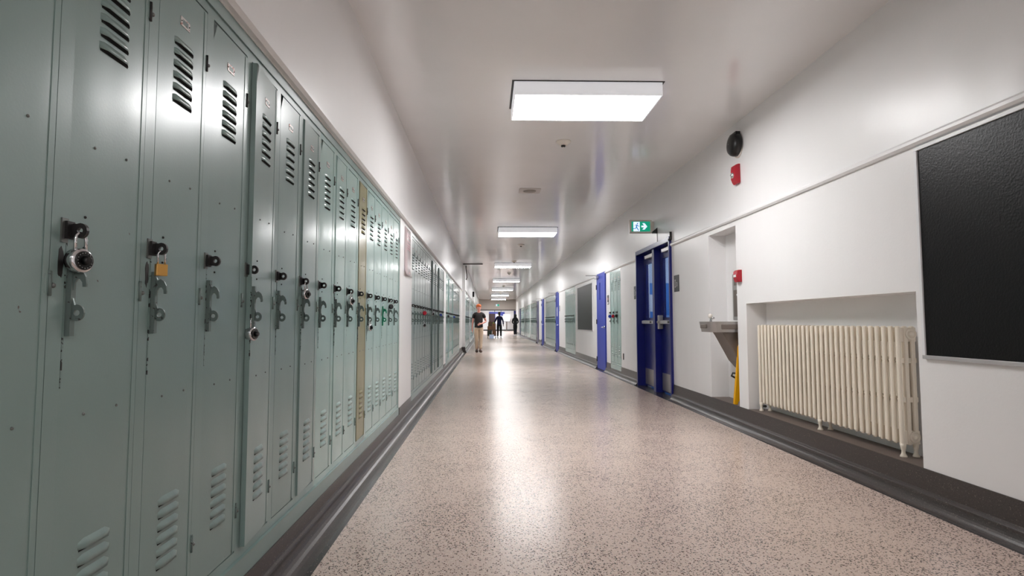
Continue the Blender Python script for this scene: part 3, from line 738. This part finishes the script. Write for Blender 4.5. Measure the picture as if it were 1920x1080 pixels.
# ------------------------------------------------------------------ wet floor sign
t = thing('wet_floor_sign', 'folded yellow wet floor sign leaning in the recess below the fountain', 'wet floor sign', (2.69, 5.862, 0.214), 0)
t.rotation_euler = (radians(5.5), 0, 0)
b = MB()
for y in (0.0, 0.022):
    b.prism([(-0.122, 0.0), (-0.085, 0.0), (-0.075, 0.035), (0.065, 0.035), (0.072, 0.0), (0.085, 0.0), (0.060, 0.60), (0.045, 0.63), (-0.075, 0.63), (-0.085, 0.60)], 'y', y, y+0.014, M['yellow'])
b.obj('folding_panel', t, bevel=0.003)
b = MB(); b.cyl((-0.06, 0.018, 0.625), 0.012, 0.10, (1,0,0), M['yellow'], 10); b.obj('top_hinge', t)

# ------------------------------------------------------------------ alarms and speaker
t = thing('fire_strobe', 'red wall strobe alarm with clear lens under the black speaker', 'fire alarm', (XR, 5.66, 2.59))
b = MB(); b.prism([(0, -.098), (0, .098), (-.020, .098), (-.052, .085), (-.058, .05), (-.058, -.05), (-.045, -.085), (-.03, -.105)], 'y', -0.05, 0.05, M['red']); b.obj('alarm_housing', t, bevel=0.004)
b = MB(); b.sphere((-0.060, 0, -0.015), 0.030, M['chrome'], sx=.8, u=10, v=8); b.obj('strobe_lens', t)
t = thing('pull_station', 'small red fire alarm box beside the fountain recess', 'fire alarm', (XR, 5.68, 1.54))
b = MB(); b.prism([(0, -.062), (0, .062), (-.035, .060), (-.050, .045), (-.055, 0), (-.048, -.035), (-.035, -.062)], 'y', -0.045, 0.045, M['red']); b.obj('alarm_housing', t, bevel=0.004)
b = MB(); b.box(-.060, -.05, -.025, .025, -.012, .012, M['white']); b.obj('pull_bar', t, bevel=0.002)
t = thing('wall_speaker', 'round black speaker mounted high on the right wall', 'speaker', (XR, 5.64, 2.89))
b = MB(); b.lathe([(0.118, -0.012), (0.118, -0.045), (0.112, -0.066), (0.095, -0.085), (0.06, -0.094), (0.02, -0.096)], M['black'], 32, axis='x'); b.box(-.06, -.012, -.075, .075, .06, .121, M['black']); b.obj('speaker_housing', t, bevel=0.003)
b = MB(); b.lathe([(0.085, 0), (0.085, -0.013), (0.07, -0.014)], M['whiteplast'], 20, c=(0, 0, -.05), axis='x'); b.obj('mounting_ring', t)
b = MB(); b.sphere((-.0965, 0.02, 0.01), 0.004, M['chrome'], u=8, v=6); b.obj('indicator', t)
t = thing('wall_alarm', 'tiny dark wall device high on the far left wall', 'wall device', (XL2, 29.8, 2.54)); b = MB(); b.box(0, .09, -.08, .08, -.14, .14, M['hasp']); b.obj('device_housing', t, bevel=.02)

# ------------------------------------------------------------------ double door
t = thing('double_door', 'recessed deep blue double doors with push bars and glass panels', 'double doors', (XR, 8.695, 0))
b = MB(); W0, W1 = -0.855, 0.855
b.box(-0.035, 0.135, W0-.045, W0, 0.0, 2.25, M['navydoor']); b.box(-0.035, 0.135, W1, W1+.045, 0, 2.25, M['navydoor'])
b.box(-0.035, 0.135, W0-.045, W1+.045, 2.205, 2.275, M['navydoor'])
b.box(-0.002, 0.135, -0.065, 0.045, 0.0, 2.205, M['navydoor'])
b.obj('door_frame', t, bevel=0.003)
def leaf(y0, y1, nm):
    b = MB(); xf, xb = 0.095, 0.140; ly0, ly1 = y0+.13, y1-.13; lz0, lz1 = 1.14, 2.04
    b.box(xf, xb, y0, y1, 0.02, lz0, M['navydoor']); b.box(xf, xb, y0, y1, lz1, 2.20, M['navydoor'])
    b.box(xf, xb, y0, ly0, lz0, lz1, M['navydoor']); b.box(xf, xb, ly1, y1, lz0, lz1, M['navydoor'])
    o = b.obj('door_leaf', t)
    b = MB(); b.box(xf+.016, xf+.022, ly0, ly1, lz0, lz1, M['glass']); g = b.obj('glass_pane', o); g['kind'] = 'structure' if False else 'part'; del g['kind']
    b = MB(); b.box(xf-.004, xf, y0+.03, y1-.03, 0.04, 0.30, M['stain']); b.obj('kick_plate', o)
    b = MB(); b.box(xf-.060, xf-.035, y0+.04, y1-.04, 1.045, 1.095, M['alu']); b.box(xf-.04, xf, y0+.04, y0+.12, 1.04, 1.10, M['alu']); b.box(xf-.04, xf, y1-.12, y1-.04, 1.04, 1.10, M['alu'])
    b.box(xf-.0605, xf-.06, y0+.2, y0+.30, 1.055, 1.085, M['hasp'])
    b.obj('push_bar', o, bevel=0.004)
    b = MB(); b.box(xf-.055, xf, y0+.05, y0+.55, 2.115, 2.17, M['alu']); b.obj('door_closer', o, bevel=0.004)
    return o
lf = leaf(-0.852, -0.067, 'near'); lf2 = leaf(0.047, 0.852, 'far')
b = MB(); b.box(0.015, 0.085, -0.20, -0.135, 0.965, 1.175, M['stain']); b.cyl((0.015, -0.168, 1.07), 0.02, 0.018, (-1,0,0), M['stain'], 16); b.obj('centre_latch', t, bevel=0.012)
b = MB(); b.cyl((-0.02, 0.0, 2.21), 0.012, 0.05, (0,0,1), M['hasp'], 8); b.obj('top_stop', t)
b = MB(); b.box(-0.030, 0.0, -0.922, -0.912, 2.22, 2.335, M['hasp']); b.obj('edge_strip', t)
# stairwell behind the glass
b = MB(); b.box(2.80, 4.6, 11.2, 11.3, 1.15, 3.0, M['stair_white']); b.box(2.80, 4.6, 11.19, 11.2, 0, 1.85, M['stair_blue']); b.box(4.6, 4.7, 7.0, 11.3, 0, 3.0, M['stair_white']); b.box(2.8, 4.6, 7.0, 7.1, 0, 3.0, M['stair_white'])
b.box(4.59, 4.6, 7.1, 11.19, 0, 1.85, M['stair_blue'])
b.box(2.8, 4.7, 7.0, 11.3, 3.0, 3.06, M['stair_white'])
struct(b.obj('wall_stairwell'))
tl = thing('added_stairwell_light', 'unseen light added in the stairwell behind the double door glass', 'ceiling light', (3.7, 9.2, 3.0))  # unseen lamp, added to light the room behind the glass
MB().box(-0.6, 0.6, -0.3, 0.3, -0.05, -0.04, M['stairfill']).obj('diffuser', tl); MB().box(-0.62, 0.62, -0.32, 0.32, -0.04, 0.0, M['white']).obj('housing', tl)
tp = thing('poster', 'white paper sheet on the stairwell wall behind the glass', 'poster', (3.28, 11.189, 1.45)); MB().box(-0.12, 0.12, -0.003, 0, -0.17, 0.17, M['exit_white'] if False else M['white']).obj('sheet', tp)

# ------------------------------------------------------------------ single blue doors
def blue_door(y0, y1, label, m, full=True, dark=False):
    t = thing('blue_door', label, 'door', (XR, (y0+y1)/2, 0)); hw = (y1-y0)/2
    b = MB(); b.box(-.010, .15, -hw-.012, -hw+.02, 0, 2.185, m); b.box(-.010, .15, hw-.02, hw+.012, 0, 2.185, m); b.box(-.010, .15, -hw-.012, hw+.012, 2.13, 2.185, m); b.obj('door_frame', t)
    b = MB(); x0, x1 = -.022, .022; wy0, wy1 = 0.05, 0.13
    if not full: wy0, wy1 = -.06, .10
    b.box(x0, x1, -hw+.006, wy0, 0.01, 2.165, m); b.box(x0, x1, wy1, hw-.006, 0.01, 2.165, m); b.box(x0, x1, wy0, wy1, 0.01, 1.58, m); b.box(x0, x1, wy0, wy1, 1.97, 2.165, m)
    d = b.obj('door_leaf', t)
    b = MB(); b.box(-.006, 0, wy0, wy1, 1.58, 1.97, M['navydoor']); g = b.obj('vision_panel', d); g['label'] = 'narrow dark vision panel'
    b = MB(); b.cyl((x0, -hw+.075, .96), .03, .012, (-1,0,0), M['chrome'], 16); b.cyl((x0-.01, -hw+.075, .96), .011, .04, (-1,0,0), M['chrome'], 10); b.tube([(x0-.05, -hw+.07, .96), (x0-.052, -hw+.12, .96), (x0-.05, -hw+.19, .96)], .010, M['chrome']); b.obj('lever_handle', d)
    for z in (.22, 1.08, 1.88):
        b = MB(); b.cyl((x0-.006, hw+.002, z-.055), .010, .11, (0,0,1), M['hasp'], 8); b.box(x0-.002, x0, hw-.035, hw+.02, z-.05, z+.05, M['hasp']); b.obj('hinge', t)
    b = MB(); b.box(x0-.055, x0, hw-.26, hw-.02, 2.07, 2.135, M['alu']); c = b.obj('door_closer', t, bevel=.006)
    b = MB(); b.tube([(x0-.03, hw-.10, 2.15), (x0-.25, hw-.03, 2.155)], .008, M['stain']); b.tube([(x0-.25, hw-.03, 2.16), (x0+.012, hw-.0, 2.16)], .007, M['stain']); b.sphere((x0-.25, hw-.03, 2.157), .014, M['stain'], u=8, v=6); b.obj('closer_arm', c)
    return t
blue_door(*D1, 'bright blue door with narrow window between the board and three lockers', M['bluedoor'])
blue_door(*D2, 'second blue door, beyond the seven-locker bank, with a white sheet on it', M['bluedoor'], False)
blue_door(*D3, 'third blue door on the right wall, beyond the twelve-locker bank', M['bluedoor'])
blue_door(*D4, 'farthest, darkest blue door on the right wall', M['navydoor'])
t = thing('door_notice', 'white sheet of paper taped on the second blue door', 'notice', (XR-.0225, 20.62, 1.45)); MB().box(-.001, 0, -.11, .11, -.17, .17, M['white']).obj('sheet', t)
t = thing('tall_blue_post', 'thin dark blue post on the right wall near the corridor end', 'post', (XR-.02, 44.2, 0)); MB().box(-.02, .02, -.35, .35, 0.0, 2.12, M['navydoor']).obj('post_panel', t)
t['category'] = 'door'; t['label'] = 'narrow dark blue door leaf on the right wall near the corridor end'; t.name = 'door_panel'

# ------------------------------------------------------------------ plaques
def textmesh(s, size, m, parent, loc, rot, name='lettering', ext=0.001):
    c = bpy.data.curves.new('txt', 'FONT'); c.body = s; c.size = size; c.extrude = ext; c.align_x = 'CENTER'; c.align_y = 'CENTER'
    o = bpy.data.objects.new('txt', c); COL.objects.link(o)
    dg = bpy.context.evaluated_depsgraph_get(); me = bpy.data.meshes.new_from_object(o.evaluated_get(dg))
    bpy.data.objects.remove(o); me.materials.clear(); me.materials.append(m)
    n = bpy.data.objects.new(name, me); COL.objects.link(n); n.parent = parent; n.location = loc; n.rotation_euler = rot; return n
def plaque(y, z, w, h, label, cat='sign'):
    t = thing('room_plaque', label, cat, (XR, y, z))
    MB().box(-.006, 0, -w/2, w/2, -h/2, h/2, M['plaque']).obj('plaque_plate', t, bevel=.002)
    b = MB(); u = h/0.225
    b.box(-.008, -.006, .035*u, .051*u, -.045*u, .045*u, M['plaque_text']); b.box(-.008, -.006, .024*u, .062*u, .041*u, .053*u, M['plaque_text']); b.box(-.008, -.006, .024*u, .062*u, -.053*u, -.041*u, M['plaque_text'])
    b.obj('letter_i', t)
    textmesh('3', .085*u, M['plaque_text'], t, (-.007, -.022*u, -.016*u), (pi/2, 0, -pi/2), 'digit_three')
    return t
plaque(7.605, 1.597, .195, .225, 'black room plaque with white I and 3, near side of the double doors')
plaque(9.735, 1.583, .195, .225, 'black room plaque on the far side of the double doors')
t = thing('small_sign', 'small dark sign between the three lockers and blue door', 'sign', (XR, 11.97, 1.545)); MB().box(-.006, 0, -.075, .075, -.10, .10, M['plaque']).obj('sign_plate', t); MB().box(-.008, -.006, -.05, .05, -.085, -.05, M['white']).obj('white_strip', t); MB().box(-.008, -.006, -.045, .045, 0.0, .04, M['paper_text']).obj('red_strip', t)
t = thing('small_sign', 'tiny dark sign on the near side of the second blue door', 'sign', (XR, 20.08, 1.56)); MB().box(-.006, 0, -.06, .06, -.10, .10, M['plaque']).obj('sign_plate', t)
t = thing('wall_latch', 'small dark metal latch low on the wall beside the three lockers', 'latch', (XR, 10.66, 0.42)); b = MB(); b.box(-.012, 0, -.02, .02, -.06, .06, M['hasp']); b.obj('latch_body', t, bevel=.003)

# ------------------------------------------------------------------ exit signs
def exit_sign(loc, w, h, label, arrow=True, canopy=True, depth=.055):
    t = thing('exit_sign', label, 'exit sign', loc)   # faces -y
    MB().box(-w/2, w/2, -depth/2, depth/2, -h/2, h/2, M['sign_housing']).obj('sign_housing', t, bevel=.004)
    y = -depth/2 - .001; iw, ih = w*.84, h*.76
    f = MB(); f.box(-iw/2, iw/2, y-.001, y+.001, -ih/2, ih/2, M['exit_green']); fo = f.obj('green_face', t)
    y -= .0015; s = ih/2
    px0, px1 = -iw/2 + iw*.10, -iw/2 + iw*.44
    b = MB(); b.box(px0, px1, y-.001, y+.001, -s*.96, s*.92, M['exit_white']); b.obj('white_doorway', fo)
    cx = (px0+px1)/2
    def pt(a, c): return (cx + a*s, y-.003, c*s)
    b = MB(); r = s*.085
    b.cyl((cx+.18*s, y-.0035, .56*s), s*.13, .002, (0,1,0), M['exit_blue'], 14)
    for line, rr in (([(.08,.3),(-.02,0.0),(-.05,-.15)], r*1.25), ([(-.32,.12),(-.2,.3),(.1,.32),(.25,.12),(.55,.02)], r*.75), ([(-.04,-.1),(.16,-.4),(.34,-.74),(.44,-.74)], r*1.0), ([(-.05,-.1),(-.2,-.42),(-.75,-.45)], r*1.0)):
        b.tube([pt(*p) for p in line], rr, M['exit_blue'], 6)
    b.obj('running_figure', fo)
    if arrow:
        ax = iw*.03; sc = s
        pts = [(0,-.17),(.55,-.17),(.18,-.62),(.62,-.62),(1.15,0),(.62,.66),(.18,.66),(.55,.17),(0,.17)]
        b = MB(); b.prism([(ax+p[0]*sc, p[1]*sc) for p in pts], 'y', y-.002, y+.001, M['exit_white']); b.obj('arrow', fo)
    if canopy: MB().box(w/2, w/2+.035, -.02, .02, -h*.38, h*.40, M['sign_housing']).obj('wall_bracket', t, bevel=.003)
    return t
exit_sign((2.372, 8.62, 2.548), .345, .205, 'green running-man exit sign with right arrow, projecting above the double doors')
exit_sign((.90, 50.97, 2.60), .38, .22, 'tiny exit sign on the beam at the far end of the corridor', arrow=False, canopy=False)
t = thing('door_sensor', 'small black wedge device with thin cable above the double doors', 'door sensor', (XR, 8.46, 2.455))
b = MB(); b.prism([(0, -.035), (-.07, -.035), (-.07, -.01), (0, .05)], 'y', -0.03, 0.03, M['black']); b.obj('sensor_body', t)
b = MB(); b.tube([(-.006, -.03, -.03), (-.006, -.03, -.172)], .004, M['hasp'], 6); b.obj('cable', t)

# ------------------------------------------------------------------ conduit bar and hanging cable at the wall step
t = thing('ceiling_conduit', 'thin dark bar on the ceiling above the left wall step with hanging cable', 'conduit', (XL2, 19.8, ZC))
MB().box(-.07, .62, -.02, .02, -.03, 0.0, M['cable']).obj('conduit_bar', t)
MB().tube([(.03, -.05, -.07), (.035, -.05, -.2), (.06, -.05, -.38), (.065, -.05, -.5), (.04, -.05, -.58)], .016, M['cable']).obj('hanging_cable', t)
MB().box(.0, .02, -.07, -.04, -.62, -.02, M['cable']).obj('wall_strip', t) if False else None

# ------------------------------------------------------------------ people
def skin_obj(name, verts, edges, radii, m, parent, sub=2, root=0):
    me = bpy.data.meshes.new(name); me.from_pydata(verts, edges, []); me.materials.append(m)
    o = bpy.data.objects.new(name, me); COL.objects.link(o); o.parent = parent
    o.modifiers.new('skin', 'SKIN').use_smooth_shade = True; s = o.modifiers.new('sub', 'SUBSURF'); s.levels = sub; s.render_levels = sub
    sv = me.skin_vertices[0].data
    for i, r in enumerate(radii):
        sv[i].radius = (r, r) if not isinstance(r, tuple) else r
        sv[i].use_root = (i == root)
    return o
class Sk:
    def __init__(s): s.v = []; s.e = []; s.r = []
    def chain(s, start, pts, rad):
        prev = start; ids = []
        for p, r in zip(pts, rad):
            s.v.append(p); s.r.append(r); i = len(s.v)-1
            if prev is not None: s.e.append((prev, i))
            prev = i; ids.append(i)
        return ids
def lerp(a, b, t): return tuple(a[i] + (b[i]-a[i])*t for i in range(3))
def hand(sk, wrist_id, wrist, tip_dir, side_dir, palm_dir):
    W = Vector(wrist); d = Vector(tip_dir).normalized(); s_ = Vector(side_dir).normalized(); p = Vector(palm_dir).normalized()
    ids = sk.chain(wrist_id, [tuple(W + d*.05), tuple(W + d*.085)], [(.030,.020), (.033,.018)])
    for k, (o, L) in enumerate(((-.028, .062), (-.010, .075), (.009, .070), (.027, .055))):
        a = W + d*.088 + s_*o
        sk.chain(ids[-1], [tuple(a), tuple(a + d*L*.5 + p*.008), tuple(a + d*L*.85 + p*.028)], [.010, .009, .0075])
    a = W + d*.045 - s_*.03
    sk.chain(ids[0], [tuple(a), tuple(a + d*.03 - s_*.022), tuple(a + d*.058 - s_*.026 + p*.012)], [.012, .010, .008])
def person(loc, rz, label, P, mats, hair, height=1.0):
    t = thing('person', label, 'person', loc, rz); t.scale = (height,)*3
    sk = Sk()
    spine = sk.chain(None, [(0,0,.94), (0,0,1.08), (0,.0,1.24), (0,0,1.36), (0,0,1.43), (0,-.005,1.475), (0,-.015,1.53), (0,-.012,1.60), (0,-.005,1.665)],
                     [(.10,.075), (.10,.075), (.115,.08), (.10,.07), (.055,.05), (.052,.052), (.062,.075), (.078,.09), (.062,.07)])
    H_ = {}
    for side in (-1, 1):
        sh, el, wr, hd = P['armR' if side < 0 else 'armL']
        ids = sk.chain(spine[3], [(side*.10, 0, 1.37), sh, lerp(sh, el, .5), el, lerp(el, wr, .5), wr], [.06, .05, .043, .036, .032, .023])
        hand(sk, ids[-1], wr, hd[0], hd[1], hd[2])
        hp, kn, an, toe = P['legR' if side < 0 else 'legL']
        sk.chain(spine[0], [hp, lerp(hp, kn, .5), kn, lerp(kn, an, .4), an, toe], [.07, .055, .042, .036, .028, .015])
    skin_obj('body', sk.v, sk.e, sk.r, M[mats['skin']], t)
    # shirt
    s2 = Sk(); sp2 = s2.chain(None, [(0,0,.85), (0,0,.93), (0,0,1.08), (0,0,1.25), (0,0,1.37), (0,0,1.455)], [(.165,.135), (.170,.135), (.155,.122), (.172,.128), (.150,.11), (.068,.066)])
    for side in (-1, 1):
        sh, el, wr, hd = P['armR' if side < 0 else 'armL']
        ln = P.get('sleeve', .62)
        pts = [(side*.12, 0, 1.375), sh, lerp(sh, el, .55 if ln < 1 else .5)]; rr = [.078, .068, .066]
        if ln >= 1: pts += [el, lerp(el, wr, .5), lerp(wr, el, .06)]; rr += [.056, .050, .042]
        s2.chain(sp2[4], pts, rr)
    skin_obj('shirt', s2.v, s2.e, s2.r, M[mats['shirt']], t)
    s3 = Sk(); r0 = s3.chain(None, [(0, 0, 1.03), (0, .005, .92)], [(.135, .105), (.150, .118)])
    for side in (-1, 1):
        hp, kn, an, toe = P['legR' if side < 0 else 'legL']
        s3.chain(r0[1], [hp, lerp(hp, kn, .5), kn, lerp(kn, an, .5), lerp(kn, an, .92)], [.110, .094, .076, .068, .064])
    skin_obj('trousers', s3.v, s3.e, s3.r, M[mats['legs']], t)
    for side in (-1, 1):
        hp, kn, an, toe = P['legR' if side < 0 else 'legL']
        s4 = Sk(); s4.chain(None, [(an[0], an[1]+.05, .055), (an[0], an[1], .065), lerp(an, toe, .6)[:2] + (.05,), toe[:2] + (.036,)], [(.052,.06), (.058,.06), (.060,.048), (.050,.036)])
        skin_obj('shoe', s4.v, s4.e, s4.r, M[mats['shoe']], t)
    # face and hair
    if P.get('face', True):
        for sx in (-1, 1):
            b = MB(); b.sphere((sx*.031, -.098, 1.615), .011, M['white'], u=8, v=6); b.sphere((sx*.031, -.106, 1.615), .006, M['black'], u=8, v=6); b.obj('eye', t)
            b = MB(); b.sphere((sx*.088, -.002, 1.60), .02, M[mats['skin']], sx=.4, sz=1.5, u=8, v=6); b.obj('ear', t)
        b = MB(); b.prism([(-.016, 1.575), (.016, 1.575), (.006, 1.622), (-.006, 1.622)], 'y', -.125, -.085, M[mats['skin']]); b.obj('nose', t, bevel=.006)
        b = MB(); b.sphere((0, -.092, 1.545), .018, M['paper_text'], sz=.3, sy=.4, u=10, v=6); b.obj('mouth', t)
    hair(t)
    return t
def hair_ginger(t):
    b = MB(); b.sphere((0, .004, 1.672), .098, M['ginger'], sx=.96, sy=1.1, sz=.72, u=20, v=12); b.sphere((0, .045, 1.62), .085, M['ginger'], sx=1.0, sz=1.0, u=16, v=10)
    b.sphere((-.02, -.065, 1.688), .055, M['ginger'], sx=1.25, sz=.6, u=12, v=8); b.obj('hair', t)
def hair_dark(t):
    b = MB(); b.sphere((0, .004, 1.655), .097, M['darkhair'], sx=.95, sy=1.08, sz=.85, u=20, v=12); b.sphere((0, .04, 1.60), .085, M['darkhair'], u=16, v=10); b.obj('hair', t)
def hood(t):
    b = MB(); b.sphere((0, .005, 1.61), .125, M['blackcloth'], sx=.95, sz=1.2, u=20, v=12); b.sphere((0, .05, 1.44), .13, M['blackcloth'], sx=1.1, sz=.7, u=16, v=10); b.obj('hood', t)
boy = dict(armR=((-.165,.0,1.36), (-.215,.03,1.09), (-.235,-.04,.85), ((0,-.1,-1), (0,-1,0), (1,0,0))),
           armL=((.165,.0,1.36), (.265,.02,1.11), (.09,-.18,1.03), ((-1,-.1,-.3), (0,0,-1), (0,1,-.2))),
           legR=((-.085,0,.87), (-.075,-.07,.49), (-.065,-.02,.085), (-.075,-.17,.04)), legL=((.085,0,.87), (.075,-.05,.49), (.05,-.14,.085), (.075,-.29,.04)))
person((-.31, 20.0, 0), radians(4), 'boy with ginger hair walking towards the camera in dark t-shirt and khaki trousers', boy, dict(skin='skin', shirt='tee', legs='khaki', shoe='shoe'), hair_ginger, .985)
push = dict(armR=((-.165,.0,1.36), (-.26,-.08,1.14), (-.34,-.30,1.04), ((-.1,-1,0), (1,0,0), (0,0,-1))),
            armL=((.165,.0,1.36), (.25,.06,1.12), (.27,-.02,.88), ((0,-.1,-1), (0,-1,0), (-1,0,0))),
            legR=((-.085,0,.87), (-.10,-.06,.49), (-.11,.04,.085), (-.12,-.10,.04)), legL=((.085,0,.87), (.09,.02,.49), (.10,.10,.085), (.12,-.03,.04)), sleeve=1.0, face=False)
push['armR'], push['armL'] = push['armL'], push['armR']
push['armR'] = tuple((-a[0], a[1], a[2]) for a in push['armR'][:3]) + (push['armR'][3],)
push['armL'] = tuple((-a[0], a[1], a[2]) for a in push['armL'][:3]) + (((.1,-1,0), (1,0,0), (0,0,-1)),)
person((.80, 38.2, 0), radians(175), 'person in navy sweater and black trousers pushing a loaded cart, seen from behind', push, dict(skin='skin_dark', shirt='navy', legs='blackcloth', shoe='whiteshoe'), hair_dark, 1.02)
hd = dict(boy); hd['sleeve'] = 1.0; hd['face'] = False
hd['armL'] = ((.165,.0,1.36), (.24,-.03,1.10), (.14,-.16,.98), ((-1,-.1,-.3), (0,0,-1), (0,1,-.2))); hd['armR'] = tuple((-a[0], a[1], a[2]) for a in hd['armL'][:3]) + (((1,-.1,-.3), (0,0,-1), (0,1,-.2)),)
person((2.14, 43.4, 0), radians(182), 'person in black hooded clothes walking away near the right wall', hd, dict(skin='skin_dark', shirt='blackcloth', legs='blackcloth', shoe='whiteshoe'), hood, .97)

# ------------------------------------------------------------------ cart
t = thing('utility_cart', 'dark flatbed cart loaded with boxes, pushed by the person in navy', 'cart', (.28, 37.5, 0))
MB().box(-.30, .30, -.40, .40, .17, .21, M['hasp']).obj('platform', t)
MB().tube([(.22, .40, .2), (.22, .42, 1.0), (-.22, .42, 1.0), (-.22, .40, .2)], .016, M['hasp']).obj('push_handle', t)
for x in (-.25, .25):
    for y in (-.33, .33):
        b = MB(); b.cyl((x-.02, y, .085), .085, .04, (1,0,0), M['black'], 16); b.obj('wheel', t)
MB().box(-.30, .30, -.395, .395, .55, .57, M['hasp']).obj('shelf', t)
for x in (-.285, .285):
    for y in (-.37, .37): MB().box(x-.012, x+.012, y-.012, y+.012, .21, .55, M['hasp']).obj('post', t)
def bx(x0, x1, y0, y1, z0, z1, m, label, nm='cardboard_box', cat='box'):
    t = thing(nm, label, cat, ((x0+x1)/2+.28, (y0+y1)/2+37.5, z0)); w, d, h = (x1-x0)/2, (y1-y0)/2, z1-z0
    MB().box(-w, w, -d, d, 0, h, M[m]).obj('carton', t, bevel=.004); MB().box(-.02, .02, -d, d, h, h+.002, M['sock']).obj('tape', t); return t
bx(-.27, .02, -.36, .2, .211, .50, 'dkgreen', 'dark green crate on the lower deck of the cart', 'storage_crate', 'crate')
bx(.04, .27, -.36, .2, .211, .53, 'cardboard', 'brown carton on the lower deck of the cart')
bx(-.28, .0, -.38, .1, .571, .80, 'cardboard', 'brown carton on the left of the cart top shelf')
bx(.02, .27, -.38, .1, .571, .98, 'cardboard', 'tall brown carton on the right of the cart top shelf')
bx(-.22, .0, -.34, .06, .803, 1.10, 'cardboard2', 'dark brown carton stacked highest on the cart')
t = thing('plastic_bin', 'pale blue-white plastic bin on the floor in front of the cart', 'bin', (.27, 36.95, 0)); b = MB(); b.prism([(-.13, 0), (.13, 0), (.15, .24), (-.15, .24)], 'y', -.12, .12, M['bin']); b.obj('bin_body', t, bevel=.006); MB().box(-.16, .16, -.13, .13, .24, .255, M['bin']).obj('bin_rim', t)
t = thing('lime_packet', 'small lime green packet on the cart load', 'packet', (.40, 37.1, 1.552-.567)); MB().box(-.05, .05, -.015, .02, 0, .07, M['lime']).obj('packet_body', t, bevel=.005)

# ------------------------------------------------------------------ lobby things
t = thing('lobby_double_door', 'dark brown door in a blue frame on the lobby wall', 'door', (.95, 70.9, 0))
MB().box(-.75, 1.2, -.06, 0, 2.13, 2.36, M['lobbyblue']).obj('door_header', t); MB().box(-.75, .0, -.04, 0, 0, 2.13, M['browndoor']).obj('door_leaf', t); o = MB().box(0, .05, -.06, 0, 0, 2.13, M['lobbyblue']).obj('door_post', t); MB().box(.55, 1.2, -.04, 0, 1.9, 2.13, M['lobbyblue']).obj('side_panel', t)
t = thing('standing_sign', 'white display panel on a dark stand by the lobby wall', 'display stand', (2.38, 70.0, 0)); MB().box(-.42, .42, -.02, .02, 1.15, 2.05, M['white']).obj('display_panel', t); MB().box(-.08, .08, -.04, .04, .0, 1.15, M['stain_dark']).obj('stand_post', t); MB().box(-.4, .4, -.2, .2, 0, .04, M['black']).obj('stand_foot', t); MB().box(-.42, .42, -.05, .05, 1.10, 1.15, M['black']).obj('stand_shelf', t)
t = thing('dark_door_panel', 'dark navy open door leaf at the right of the end opening', 'door', (2.62, 51.5, 0)); MB().box(-.22, .1, .0, .05, 0.01, 2.11, M['navydoor']).obj('door_leaf', t); MB().cyl((-.18, 0, 1.0), .02, .05, (0,-1,0), M['chrome'], 10).obj('knob', t)
